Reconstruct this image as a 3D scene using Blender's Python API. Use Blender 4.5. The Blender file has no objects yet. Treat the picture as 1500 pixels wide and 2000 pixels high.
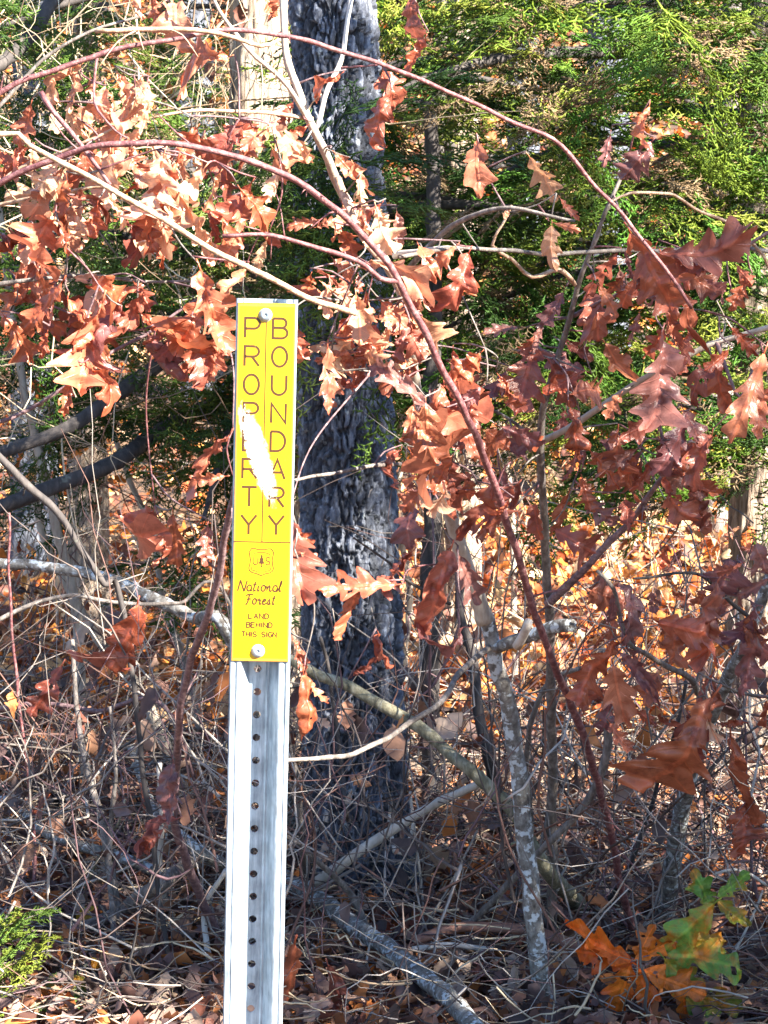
import bpy, math, random
import numpy as np
from mathutils import Vector, Matrix, noise as mnoise

random.seed(7)
RNG = np.random.default_rng(7)
SC = bpy.context.scene
COL = SC.collection
R = math.radians

# ------------------------------------------------------------------ camera
F = 4247.0                      # focal length in photo pixels (photo 1500 x 2000)
CAM = Vector((0.0, 0.0, 1.30))
PITCH = math.atan(440.0 / F)    # looking slightly down
cam_d = bpy.data.cameras.new("camera")
cam = bpy.data.objects.new("camera", cam_d)
COL.objects.link(cam)
cam.location = CAM
cam.rotation_euler = (math.pi / 2 - PITCH, 0, 0)
cam_d.sensor_fit = 'VERTICAL'
cam_d.sensor_height = 24.0
cam_d.lens = 24.0 * F / 2000.0
cam_d.clip_end = 2000
cam_d.clip_start = 0.05
cam_d.dof.use_dof = True
cam_d.dof.focus_distance = 2.6
cam_d.dof.aperture_fstop = 30.0
SC.camera = cam

# ------------------------------------------------------------------ light
SUN = Vector((0.65, -0.50, 0.57)).normalized()      # direction towards the sun
EL = math.asin(SUN.z)
AZ = math.atan2(SUN.x, SUN.y)
w = bpy.data.worlds.new("World")
SC.world = w
w.use_nodes = True
nt = w.node_tree
sky = nt.nodes.new("ShaderNodeTexSky")
sky.sky_type = 'NISHITA'
sky.sun_disc = False
sky.sun_elevation = EL
sky.sun_rotation = AZ
sky.air_density = 1.0
sky.dust_density = 0.2
sky.ozone_density = 4.0
bg = nt.nodes["Background"]
bg.inputs[1].default_value = 0.06
nt.links.new(sky.outputs[0], bg.inputs[0])
sl = bpy.data.lights.new("sun", 'SUN')
sl.energy = 5.0
sl.angle = R(0.5)
sl.color = (1.0, 0.92, 0.79)
so = bpy.data.objects.new("sun", sl)
so.rotation_euler = (-SUN).to_track_quat('-Z', 'Y').to_euler()
so.location = (6, -5, 8)
COL.objects.link(so)
SC.view_settings.view_transform = 'Standard'
SC.view_settings.look = 'None'
SC.view_settings.gamma = 1
SC.view_settings.exposure = 2.65
SC.cycles.max_bounces = 6
SC.cycles.transparent_max_bounces = 4
SC.cycles.caustics_reflective = False
SC.cycles.caustics_refractive = False


# ------------------------------------------------------------------ helpers
def at(px, py, D):
    """photo pixel -> world point on the vertical plane y = D"""
    cx, cy = (px - 750) / F, (1000 - py) / F
    sp, cp = math.sin(PITCH), math.cos(PITCH)
    d = Vector((cx, cp + cy * sp, -sp + cy * cp))
    return CAM + d * (D / d.y)


def gz(x, y):
    """height of the ground"""
    h = 0.02 * math.sin(x * 1.9 + y * 0.7) + 0.015 * math.sin(x * 0.8 - y * 2.1 + 1.0)
    if y > 8.5:
        t = min(y, 40) - 8.5
        h += 0.30 * t * t / (t + 2.0)
    return h


def gnd(px, D):
    x = (px - 750) / F * D
    return Vector((x, D, gz(x, D)))


def mesh_obj(name, verts, faces, mat=None, parent=None, smooth=True, col=None):
    me = bpy.data.meshes.new(name)
    if isinstance(verts, np.ndarray):
        nv, nf, k = len(verts), len(faces), faces.shape[1]
        me.vertices.add(nv)
        me.vertices.foreach_set("co", verts.astype(np.float32).ravel())
        me.loops.add(nf * k)
        me.loops.foreach_set("vertex_index", faces.astype(np.int32).ravel())
        me.polygons.add(nf)
        me.polygons.foreach_set("loop_start", np.arange(0, nf * k, k, dtype=np.int32))
        me.polygons.foreach_set("loop_total", np.full(nf, k, dtype=np.int32))
        me.update(calc_edges=True)
    else:
        me.from_pydata([tuple(v) for v in verts], [], faces)
        me.update()
    if smooth:
        me.polygons.foreach_set("use_smooth", np.ones(len(me.polygons), dtype=bool))
    if col is not None:
        a = me.color_attributes.new("Col", 'FLOAT_COLOR', 'POINT')
        c = np.ones((len(verts), 4), dtype=np.float32)
        c[:, :3] = col
        a.data.foreach_set("color", c.ravel())
    if mat:
        me.materials.append(mat)
    o = bpy.data.objects.new(name, me)
    COL.objects.link(o)
    if parent:
        o.parent = parent
    return o


def tag(o, label=None, cat=None, group=None, kind=None):
    if label: o["label"] = label
    if cat: o["category"] = cat
    if group: o["group"] = group
    if kind: o["kind"] = kind
    return o


def thing(name, label, cat, loc=(0, 0, 0), group=None):
    o = bpy.data.objects.new(name, None)
    o.empty_display_size = 0.05
    o.location = loc
    COL.objects.link(o)
    return tag(o, label, cat, group)


def spline(pts, step=0.02):
    """Catmull-Rom resample of a list of Vectors"""
    P = [Vector(p) for p in pts]
    if len(P) == 2:
        n = max(3, int((P[1] - P[0]).length / step))
        return [P[0].lerp(P[1], i / n) for i in range(n + 1)], [i / n for i in range(n + 1)]
    E = [P[0] * 2 - P[1]] + P + [P[-1] * 2 - P[-2]]
    out, par = [], []
    m = len(P) - 1
    for i in range(m):
        a, b, c, d = E[i:i + 4]
        n = max(2, int((c - b).length / step))
        for k in range(n):
            t = k / n
            out.append(0.5 * ((2 * b) + (c - a) * t + (2 * a - 5 * b + 4 * c - d) * t * t
                              + (3 * b - a - 3 * c + d) * t ** 3))
            par.append((i + t) / m)
    out.append(P[-1]); par.append(1.0)
    return out, par


def tube_geo(pts, radii, seg=7, wob=0.0, seed=0, knots=0.0):
    """verts, faces of a tube with capped ends, its outline a little uneven"""
    V, Fc = [], []
    n = len(pts)
    up = Vector((0.31, 0.2, 0.93))
    t0 = (pts[1] - pts[0]).normalized()
    u = t0.cross(up)
    if u.length < 1e-3: u = t0.cross(Vector((1, 0, 0)))
    u.normalize()
    L = 0.0
    for i in range(n):
        t = (pts[min(i + 1, n - 1)] - pts[max(i - 1, 0)])
        t = t.normalized() if t.length > 1e-9 else t0
        u = (u - t * u.dot(t))
        u.normalize()
        v = t.cross(u)
        if i: L += (pts[i] - pts[i - 1]).length
        r0 = radii[i]
        if knots:
            k = (L / 0.045 + seed * 0.37) % 1.0
            r0 *= 1 + knots * max(0, 1 - abs(k - 0.5) * 9)
        for s in range(seg):
            a = 2 * math.pi * s / seg
            r = r0
            if wob:
                r *= 1 + wob * mnoise.noise(Vector((math.cos(a) * 1.2 + seed * 3.1, math.sin(a) * 1.2, L / max(r0, .002) * .22)))
            V.append(pts[i] + (u * math.cos(a) + v * math.sin(a)) * r)
    for i in range(n - 1):
        for s in range(seg):
            s2 = (s + 1) % seg
            Fc.append((i * seg + s, i * seg + s2, (i + 1) * seg + s2, (i + 1) * seg + s))
    Fc.append(tuple(range(seg - 1, -1, -1)))
    Fc.append(tuple((n - 1) * seg + s for s in range(seg)))
    return V, Fc


# ------------------------------------------------------------------ materials
def mat_new(name):
    m = bpy.data.materials.new(name)
    m.use_nodes = True
    return m, m.node_tree, m.node_tree.nodes["Principled BSDF"]


def ramp(nt, fac, stops):
    r = nt.nodes.new("ShaderNodeValToRGB")
    e = r.color_ramp.elements
    e[0].position, e[0].color = stops[0][0], (*stops[0][1], 1)
    e[1].position, e[1].color = stops[-1][0], (*stops[-1][1], 1)
    for p, c in stops[1:-1]:
        x = e.new(p); x.color = (*c, 1)
    nt.links.new(fac, r.inputs[0])
    return r


def noise_tex(nt, vec, scale, detail=4, rough=0.6):
    n = nt.nodes.new("ShaderNodeTexNoise")
    n.inputs["Scale"].default_value = scale
    n.inputs["Detail"].default_value = detail
    n.inputs["Roughness"].default_value = rough
    if vec: nt.links.new(vec, n.inputs["Vector"])
    return n


def bark_mat(name, stops, scale=60, rough=0.8, bump=0.35, stretch=(1, 1, 0.3), patch=None):
    m, nt, b = mat_new(name)
    tc = nt.nodes.new("ShaderNodeTexCoord")
    mp = nt.nodes.new("ShaderNodeMapping")
    mp.inputs["Scale"].default_value = stretch
    nt.links.new(tc.outputs["Object"], mp.inputs[0])
    n = noise_tex(nt, mp.outputs[0], scale, 6, 0.65)
    r = ramp(nt, n.outputs[0], stops)
    out = r.outputs[0]
    if patch:
        n2 = noise_tex(nt, tc.outputs["Object"], patch[1], 3, 0.6)
        r2 = ramp(nt, n2.outputs[0], [(patch[2], (0, 0, 0)), (patch[2] + .06, (1, 1, 1))])
        mx = nt.nodes.new("ShaderNodeMixRGB")
        mx.inputs[2].default_value = (*patch[0], 1)
        nt.links.new(r2.outputs[0], mx.inputs[0]); nt.links.new(out, mx.inputs[1])
        out = mx.outputs[0]
    nt.links.new(out, b.inputs["Base Color"])
    b.inputs["Roughness"].default_value = rough
    bp = nt.nodes.new("ShaderNodeBump")
    bp.inputs["Strength"].default_value = bump
    bp.inputs["Distance"].default_value = 0.004
    n3 = noise_tex(nt, mp.outputs[0], scale * 2.5, 5, 0.7)
    nt.links.new(n3.outputs[0], bp.inputs["Height"]); nt.links.new(bp.outputs[0], b.inputs["Normal"])
    return m


M = {}
M['trunk'] = bark_mat("furrowed_bark", [(0.3, (.03, .034, .044)), (0.48, (.085, .095, .125)), (0.68, (.24, .265, .32))], 85, .85, .9, (1, 1, .35),
                      patch=((.26, .29, .31), 34, .64))
nt_ = M['trunk'].node_tree
b_ = nt_.nodes["Principled BSDF"]
src = b_.inputs["Base Color"].links[0].from_socket
at_ = nt_.nodes.new("ShaderNodeAttribute"); at_.attribute_name = "Col"      # each bark plate has its own grey
mu_ = nt_.nodes.new("ShaderNodeMixRGB"); mu_.blend_type = 'MULTIPLY'; mu_.inputs[0].default_value = 1
nt_.links.new(src, mu_.inputs[1]); nt_.links.new(at_.outputs["Color"], mu_.inputs[2]); nt_.links.new(mu_.outputs[0], b_.inputs["Base Color"])
M['cedarbark'] = bark_mat("shredded_bark", [(0.3, (.07, .045, .03)), (0.5, (.34, .26, .20)), (0.7, (.62, .54, .45))], 110, .85, .9, (1, 1, .06))
M['cane'] = bark_mat("cane_bark", [(0.3, (.075, .028, .034)), (0.5, (.19, .07, .075)), (0.72, (.40, .24, .23))], 110, .5, .5, (1, 1, 1))
M['cane_dull'] = bark_mat("dull_cane_bark", [(0.3, (.06, .035, .04)), (0.5, (.17, .10, .11)), (0.72, (.34, .24, .23))], 110, .6, .5, (1, 1, 1))
M['cane_tan'] = bark_mat("tan_cane_bark", [(0.3, (.22, .11, .06)), (0.5, (.46, .30, .20)), (0.72, (.70, .56, .44))], 110, .55, .5, (1, 1, 1))
M['pale'] = bark_mat("pale_bark", [(0.25, (.22, .17, .13)), (0.5, (.42, .36, .30)), (0.8, (.60, .55, .47))], 60, .75, .4)
M['grey'] = bark_mat("grey_bark", [(0.28, (.06, .05, .045)), (0.5, (.17, .145, .13)), (0.72, (.36, .32, .30))], 90, .8, .7)
M['lichen'] = bark_mat("lichen_bark", [(0.3, (.05, .042, .036)), (0.48, (.17, .155, .14)), (0.7, (.36, .36, .34))], 75, .9, .9, (1, 1, .7),
                       patch=((.56, .61, .64), 62, .53))
M['mossy'] = bark_mat("mossy_bark", [(0.28, (.06, .055, .035)), (0.5, (.22, .20, .13)), (0.72, (.46, .44, .34))], 70, .9, .9,
                      patch=((.20, .22, .10), 14, .60))
M['dark'] = bark_mat("dark_bark", [(0.25, (.025, .022, .022)), (0.55, (.07, .06, .058)), (0.8, (.15, .13, .12))], 60, .85, .5,
                     patch=((.20, .22, .18), 18, .68))
M['bleached'] = bark_mat("bleached_wood", [(0.25, (.40, .35, .30)), (0.55, (.60, .55, .49)), (0.8, (.74, .70, .64))], 50, .7, .3)
M['rust'] = bark_mat("reddish_wood", [(0.25, (.17, .07, .05)), (0.55, (.33, .16, .11)), (0.8, (.48, .28, .21))], 50, .6, .4, (.2, 1, 1))


def leaf_mat(name, trans=0.3, rough=0.36, spec=0.6, mottle=False):
    m, nt, b = mat_new(name)
    oi = nt.nodes.new("ShaderNodeObjectInfo")
    tc = nt.nodes.new("ShaderNodeTexCoord")
    n = noise_tex(nt, tc.outputs["Object"], 38, 5, 0.65)
    r = ramp(nt, n.outputs[0], [(0.3, (.45, .38, .38)), (0.48, (.95, .92, .92)), (0.62, (1.05, 1.05, 1.05)), (0.8, (1.4, 1.5, 1.5))])
    mul = nt.nodes.new("ShaderNodeMixRGB"); mul.blend_type = 'MULTIPLY'; mul.inputs[0].default_value = 1
    nt.links.new(oi.outputs["Color"], mul.inputs[1]); nt.links.new(r.outputs[0], mul.inputs[2])
    if mottle:
        nm = noise_tex(nt, tc.outputs["Object"], 24, 4, .65)
        rm = ramp(nt, nm.outputs[0], [(.46, (0, 0, 0)), (.66, (.8, .8, .8))])
        mm_ = nt.nodes.new("ShaderNodeMixRGB"); mm_.inputs[2].default_value = (.70, .19, .02, 1)
        nt.links.new(rm.outputs[0], mm_.inputs[0]); nt.links.new(oi.outputs["Color"], mm_.inputs[1]); nt.links.new(mm_.outputs[0], mul.inputs[1])
    # veins from the leaf's own UV
    uv = nt.nodes.new("ShaderNodeUVMap"); uv.uv_map = "UVMap"
    sp = nt.nodes.new("ShaderNodeSeparateXYZ"); nt.links.new(uv.outputs[0], sp.inputs[0])
    ab = nt.nodes.new("ShaderNodeMath"); ab.operation = 'ABSOLUTE'; nt.links.new(sp.outputs[0], ab.inputs[0])
    mid = nt.nodes.new("ShaderNodeMapRange"); mid.inputs[1].default_value = 0.012; mid.inputs[2].default_value = 0.03
    mid.inputs[3].default_value = 1; mid.inputs[4].default_value = 0
    nt.links.new(ab.outputs[0], mid.inputs[0])
    sub = nt.nodes.new("ShaderNodeMath"); sub.operation = 'MULTIPLY_ADD'
    sub.inputs[1].default_value = -0.9; nt.links.new(ab.outputs[0], sub.inputs[0]); nt.links.new(sp.outputs[1], sub.inputs[2])
    s8 = nt.nodes.new("ShaderNodeMath"); s8.operation = 'MULTIPLY'; s8.inputs[1].default_value = 46; nt.links.new(sub.outputs[0], s8.inputs[0])
    sn = nt.nodes.new("ShaderNodeMath"); sn.operation = 'SINE'; nt.links.new(s8.outputs[0], sn.inputs[0])
    sv = nt.nodes.new("ShaderNodeMapRange"); sv.inputs[1].default_value = .93; sv.inputs[2].default_value = 1.0
    sv.inputs[3].default_value = 0; sv.inputs[4].default_value = .5; nt.links.new(sn.outputs[0], sv.inputs[0])
    mxv = nt.nodes.new("ShaderNodeMath"); mxv.operation = 'MAXIMUM'
    nt.links.new(mid.outputs[0], mxv.inputs[0]); nt.links.new(sv.outputs[0], mxv.inputs[1])
    hi = nt.nodes.new("ShaderNodeMixRGB"); hi.blend_type = 'MULTIPLY'; hi.inputs[2].default_value = (1.45, 1.3, 1.2, 1)
    nt.links.new(mxv.outputs[0], hi.inputs[0]); nt.links.new(mul.outputs[0], hi.inputs[1])
    nt.links.new(hi.outputs[0], b.inputs["Base Color"])
    b.inputs["Roughness"].default_value = rough
    b.inputs["Specular IOR Level"].default_value = spec
    bp = nt.nodes.new("ShaderNodeBump"); bp.inputs["Strength"].default_value = .5; bp.inputs["Distance"].default_value = .002
    n2 = noise_tex(nt, tc.outputs["Object"], 120, 4, .6)
    ad = nt.nodes.new("ShaderNodeMath"); nt.links.new(n2.outputs[0], ad.inputs[0]); nt.links.new(mxv.outputs[0], ad.inputs[1])
    nt.links.new(ad.outputs[0], bp.inputs["Height"]); nt.links.new(bp.outputs[0], b.inputs["Normal"])
    tr = nt.nodes.new("ShaderNodeBsdfTranslucent"); nt.links.new(hi.outputs[0], tr.inputs[0])
    ms = nt.nodes.new("ShaderNodeMixShader"); ms.inputs[0].default_value = trans
    nt.links.new(b.outputs[0], ms.inputs[1]); nt.links.new(tr.outputs[0], ms.inputs[2])
    nt.links.new(ms.outputs[0], nt.nodes["Material Output"].inputs[0])
    return m


M['leaf'] = leaf_mat("dead_oak_leaf")
M['greenleaf'] = leaf_mat("turning_leaf", .35, .4, .45, True)


def vcol_mat(name, trans=0.25, rough=0.6, nscale=30):
    m, nt, b = mat_new(name)
    at_ = nt.nodes.new("ShaderNodeAttribute"); at_.attribute_name = "Col"
    tc = nt.nodes.new("ShaderNodeTexCoord")
    n = noise_tex(nt, tc.outputs["Object"], nscale, 4, .6)
    r = ramp(nt, n.outputs[0], [(0.3, (.7, .7, .7)), (0.7, (1.25, 1.25, 1.25))])
    mul = nt.nodes.new("ShaderNodeMixRGB"); mul.blend_type = 'MULTIPLY'; mul.inputs[0].default_value = 1
    nt.links.new(at_.outputs["Color"], mul.inputs[1]); nt.links.new(r.outputs[0], mul.inputs[2])
    nt.links.new(mul.outputs[0], b.inputs["Base Color"])
    b.inputs["Roughness"].default_value = rough
    b.inputs["Specular IOR Level"].default_value = .3
    if trans:
        tr = nt.nodes.new("ShaderNodeBsdfTranslucent"); nt.links.new(mul.outputs[0], tr.inputs[0])
        ms = nt.nodes.new("ShaderNodeMixShader"); ms.inputs[0].default_value = trans
        nt.links.new(b.outputs[0], ms.inputs[1]); nt.links.new(tr.outputs[0], ms.inputs[2])
        nt.links.new(ms.outputs[0], nt.nodes["Material Output"].inputs[0])
    return m


M['litter'] = vcol_mat("litter_leaf", .2, .55)
M['twig'] = vcol_mat("litter_twig", 0, .75)
M['cedar'] = vcol_mat("cedar_foliage", .25, .5, 12)
m, nt, b = mat_new("forest_soil")
tc = nt.nodes.new("ShaderNodeTexCoord")
n = noise_tex(nt, tc.outputs["Object"], 9, 8, .7)
r = ramp(nt, n.outputs[0], [(0.3, (.045, .028, .02)), (0.55, (.13, .075, .045)), (0.75, (.26, .15, .08))])
nt.links.new(r.outputs[0], b.inputs["Base Color"]); b.inputs["Roughness"].default_value = .95
bp = nt.nodes.new("ShaderNodeBump"); bp.inputs["Distance"].default_value = .03
nt.links.new(n.outputs[0], bp.inputs["Height"]); nt.links.new(bp.outputs[0], b.inputs["Normal"])
M['soil'] = m

# ------------------------------------------------------------------ ground
gx = np.sinh(np.linspace(-4.2, 4.2, 121)) / np.sinh(4.2) * 150
gyv = np.sinh(np.linspace(-3.4, 4.4, 141)) / np.sinh(4.4) * 190 + 5
GV = [(x, y, gz(x, y)) for y in gyv for x in gx]
nx = len(gx)
GF = [(j * nx + i, j * nx + i + 1, (j + 1) * nx + i + 1, (j + 1) * nx + i) for j in range(len(gyv) - 1) for i in range(nx - 1)]
tag(mesh_obj("ground", GV, GF, M['soil']), "brown forest floor rising into a wooded bank behind", "ground", kind="structure")


# ------------------------------------------------------------------ leaves
def leaf_shape(rnd, kind):
    """half width of the two edges as a function of t, and the forward sweep of the lobes"""
    lob = {'oak': 3.4, 'wide': 2.6, 'long': 4.2, 'plain': 0, 'green': 2.8}[kind] + rnd.uniform(-.3, .3)
    wid = {'oak': .34, 'wide': .42, 'long': .26, 'plain': .30, 'green': .36}[kind] * rnd.uniform(.88, 1.12)
    dep = {'oak': .62, 'wide': .55, 'long': .55, 'plain': 0.1, 'green': .5}[kind] * rnd.uniform(.85, 1.15)
    ph = (rnd.uniform(-.1, .1), rnd.uniform(-.1, .1))

    def hw(t, side):
        e = max(0.0, math.sin(math.pi * min(1, t) ** .82)) ** .7 * (.62 + .38 * min(1, t * 1.5))
        if kind == 'plain':
            return wid * e, 0
        c = .5 + .5 * math.cos(2 * math.pi * (t * lob - .45 + ph[side]))
        c = c ** .8
        return max(.012, wid * e * (1 - dep * (1 - c))), .13 * c * math.sin(math.pi * t)
    return hw


def leaf_geo(seed, kind='oak', curl=1.0, tri=None):
    rnd = random.Random(seed)
    hw = leaf_shape(rnd, kind)
    N, K = 38, 4
    V, UV, Fc = [], [], []
    fold = rnd.uniform(-.3, .75) * curl
    holes = [(rnd.uniform(-.25, .25), rnd.uniform(.15, .9), rnd.uniform(.018, .05)) for _ in range(rnd.choice([0, 0, 1, 2, 3]))]
    asym = (rnd.uniform(.72, 1.12), rnd.uniform(.72, 1.12)); crease = rnd.uniform(.3, .8); cam_ = rnd.uniform(-1.1, 1.1) * curl
    kx = rnd.choice([-1, 1, 1]) * rnd.uniform(.5, 3.6) * curl + 1e-3
    ky = rnd.uniform(-1.6, 1.6) * curl + 1e-3
    tw = rnd.uniform(-1.3, 1.3) * curl
    off = Vector((rnd.uniform(0, 90), rnd.uniform(0, 90), 0))
    amp = rnd.uniform(.07, .14) * (0.4 + 0.6 * curl)
    for i in range(N + 1):
        t = i / N
        for j in range(-K, K + 1):
            s = 0 if j < 0 else 1
            h, sw = hw(t, s)
            f = j / K
            x = f * h * asym[s] * (1 + .35 * mnoise.noise(off + Vector((s * 17, t * 6, 3))))
            y = t + sw * abs(f)
            z = fold * abs(x)
            z += amp * mnoise.noise(off + Vector((x * 5, y * 5, 0))) + 2.2 * amp * (abs(x) + .04) * mnoise.noise(off + Vector((x * 11, y * 11, 7))) + .4 * amp * mnoise.noise(off + Vector((x * 24, y * 15, 3)))
            if y > crease: z += cam_ * (y - crease) * (.6 + abs(f) * .5)
            # roll across
            a = kx * x
            X, Z = math.sin(a) / kx, (1 - math.cos(a)) / kx
            X, Z = X - z * math.sin(a), Z + z * math.cos(a)
            # twist
            a = tw * (y - .3)
            X, Z = X * math.cos(a) - Z * math.sin(a), X * math.sin(a) + Z * math.cos(a)
            # bend along
            a = ky * y
            Y, Z2 = math.sin(a) / ky, (1 - math.cos(a)) / ky
            Y, Z2 = Y - Z * math.sin(a), Z2 + Z * math.cos(a)
            V.append(Vector((X, Y, Z2)))
            UV.append((x, y))
    W = 2 * K + 1
    for i in range(N):
        for j in range(W - 1):
            uc = UV[i * W + j]; ud = UV[(i + 1) * W + j + 1]
            mx_, my_ = (uc[0] + ud[0]) / 2, (uc[1] + ud[1]) / 2
            if any((mx_ - a) ** 2 + (my_ - b_) ** 2 < r_ * r_ for a, b_, r_ in holes): continue
            Fc.append((i * W + j, i * W + j + 1, (i + 1) * W + j + 1, (i + 1) * W + j))
    # turn the rolled leaf so that base -> tip is +Y again
    tip = V[N * W + K]
    base = V[K].copy()
    q = (tip - base).rotation_difference(Vector((0, 1, 0)))
    sc = 1.0 / max(.80, (tip - base).length)
    V = [(q @ (v - base)) * sc for v in V]
    # petiole
    pv, pf = tube_geo([Vector((0, -.13, .02)), Vector((0, -.06, .0)), Vector((0, .01, 0))], [.012, .011, .010], 4)
    o0 = len(V)
    V += pv
    UV += [(0, 0)] * len(pv)
    Fc += [tuple(i + o0 for i in f) for f in pf]
    return V, UV, Fc


LEAFCOL = {
    'p': [(.64, .34, .21), (.70, .44, .29), (.56, .28, .17)],
    'o': [(.42, .125, .065), (.47, .165, .095), (.37, .10, .05)],
    'r': [(.33, .095, .058), (.28, .085, .06), (.38, .125, .08)],
    'u': [(.27, .11, .10), (.22, .09, .09), (.31, .14, .12)],
    'g': [(.15, .31, .05), (.20, .36, .06), (.13, .27, .05)],
    'y': [(.55, .48, .03), (.45, .42, .05)],
    'f': [(.78, .17, .02), (.82, .22, .03), (.68, .13, .025)],
    'm': [(.30, .25, .03), (.22, .26, .04)],
}
leaf_seed = [100]


def add_leaf(parent, base, tip, D, c='o', kind=None, name='leaf', curl=None, face=None, dd=None):
    """one leaf from its stalk end to its tip, at its real place"""
    leaf_seed[0] += 1
    rnd = random.Random(leaf_seed[0])
    b = at(base[0], base[1], D)
    L2 = math.hypot(tip[0] - base[0], tip[1] - base[1]) / F * D
    dy = (rnd.uniform(-.45, .45) * L2) if dd is None else dd * L2
    tp = at(tip[0], tip[1], D + dy)
    if kind is None:
        kind = rnd.choice(['oak', 'oak', 'wide', 'long', 'wide'])
        if math.hypot(tip[0] - base[0], tip[1] - base[1]) > 125: kind = 'long'
    if curl is None:
        curl = rnd.choice([.6, .9, 1.15, 1.4, 1.7])
    V, UV, Fc = leaf_geo(leaf_seed[0] * 13 + 5, kind, curl)
    d = tp - b
    Lw = d.length
    yv = d.normalized()
    nrm = Vector((rnd.uniform(-.8, .8), -1, rnd.uniform(-.5, .6))) if face is None else Vector(face)
    zv = (nrm - yv * nrm.dot(yv)).normalized()
    xv = yv.cross(zv)
    rot = Matrix((xv, yv, zv)).transposed()
    off = b - parent.matrix_world.translation if False else b - Vector(parent.location)
    V = [rot @ (v * Lw) + Vector((0, 0, 0)) for v in V]
    o = mesh_obj(name, V, Fc, M['greenleaf'] if c in 'gyfm' else M['leaf'], parent)
    o.location = off
    uvl = o.data.uv_layers.new(name="UVMap")
    li = np.empty(len(o.data.loops), dtype=np.int32)
    o.data.loops.foreach_get("vertex_index", li)
    uvl.data.foreach_set("uv", np.array(UV, dtype=np.float32)[li].ravel())
    k = rnd.choice(LEAFCOL[c]); j = rnd.uniform(.85, 1.15)
    o.color = (k[0] * j, k[1] * j * rnd.uniform(.92, 1.08), k[2] * j, 1)
    return o, b


FILL = random.Random(77)


def fill(P, n, x0, x1, y0, y1, D0, D1, cols, s0=50, s1=105):
    """more leaves of a plant, hanging from its twigs over a patch of the crown"""
    for _ in range(n):
        bx, by = FILL.uniform(x0, x1), FILL.uniform(y0, y1)
        a = FILL.gauss(math.pi / 2, .85); L = FILL.uniform(s0, s1)
        P.leaf((bx, by), (bx + math.cos(a) * L, by + math.sin(a) * L), FILL.uniform(D0, D1), FILL.choice(cols))


class Plant:
    def __init__(self, name, label, cat, root, group=None):
        self.root = Vector(root)
        self.t = thing(name, label, cat, self.root, group)
        self.pts = []
        self.n = 0

    def stem(self, pts, w0, w1, mat, part='stem', seg=8, wob=.16, knots=.14, step=.014, thorns=0, jit=.004, parent=None, spurs=0):
        """pts: (px, py, D) or Vector; w0, w1 are widths in photo pixels at the points' depth"""
        P, D = [], []
        for p in pts:
            if isinstance(p, Vector): P.append(p); D.append(p.y)
            else: P.append(at(*p)); D.append(p[2])
        S, par = spline(P, step)
        sd = random.randint(0, 9999)
        S = [s + Vector((mnoise.noise(s * 14 + Vector((sd, 0, 0))), mnoise.noise(s * 14 + Vector((0, sd, 0))),
                         mnoise.noise(s * 14 + Vector((0, 0, sd))))) * jit * (0 if i == 0 else 1) for i, s in enumerate(S)]
        rad = [(w0 + (w1 - w0) * t) / 2 * s.y / F for s, t in zip(S, par)]
        V, Fc = tube_geo([s - self.root for s in S], rad, seg, wob, sd % 50, knots)
        rnd = random.Random(sd)
        for k in range(thorns):
            i = rnd.randrange(1, len(S) - 1)
            a = Vector((rnd.uniform(-1, 1), rnd.uniform(-1, 1), rnd.uniform(-1, 1))).normalized()
            p = S[i] - self.root
            tv, tf = tube_geo([p, p + a * (rad[i] + .003), p + a * (rad[i] + .007) + Vector((0, 0, -.002))], [.0013, .0009, .0002], 4)
            o0 = len(V); V += tv; Fc += [tuple(x + o0 for x in f) for f in tf]
        o = mesh_obj(part, V, Fc, M[mat], parent or self.t)
        for k in range(spurs):      # short side spurs
            i = rnd.randrange(1, len(S) - 1)
            a = Vector((rnd.uniform(-1, 1), rnd.uniform(-.6, .6), rnd.uniform(-1, 1))).normalized()
            ln = rnd.uniform(.02, .07)
            p = S[i] - self.root
            q = [p, p + a * ln * .5 + Vector((0, 0, rnd.uniform(-.006, .006))), p + a * ln + Vector((0, 0, rnd.uniform(-.012, .006)))]
            sv, _ = spline(q, .01)
            tv, tf = tube_geo(sv, [max(.0006, rad[i] * .38 * (1 - .6 * u / len(sv))) for u in range(len(sv))], 5, .15)
            mesh_obj('spur', tv, tf, M[mat], self.t)
        self.pts += S[::2]
        return o

    def leaf(self, base, tip, D, c='o', kind=None, curl=None, twig=True, face=None, dd=None, name='leaf'):
        o, b = add_leaf(self.t, base, tip, D, c, kind, name, curl, face, dd)
        if twig and self.pts:
            rq = random.Random(leaf_seed[0] * 3)
            q = min(self.pts, key=lambda p: (p - b).length * rq.uniform(1, 1.45) + (.08 if p.z < b.z - .02 else 0))
            d = b - q
            if .012 < d.length < .3:
                rnd = random.Random(leaf_seed[0])
                yv = (at(tip[0], tip[1], D) - b).normalized()
                mid = q.lerp(b, .55) + Vector((rnd.uniform(-.12, .12), rnd.uniform(-.1, .1), rnd.uniform(0, .16))) * d.length
                end = b - yv * .010
                S, _ = spline([q, mid, end], .012)
                if d.length > .06: self.pts += S[len(S) // 4::2]
                V, Fc = tube_geo([s - self.root for s in S], [.0016 - .0007 * i / len(S) for i in range(len(S))], 5, .1)
                mesh_obj('twig', V, Fc, M[rnd.choice(['cane_dull', 'grey', 'cane'])], self.t)
        return o


# ------------------------------------------------------------------ trunks
def hash2(i, j, k):
    x = np.sin(i * 127.1 + j * 311.7 + k * 74.7) * 43758.5453
    return x - np.floor(x)


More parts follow.
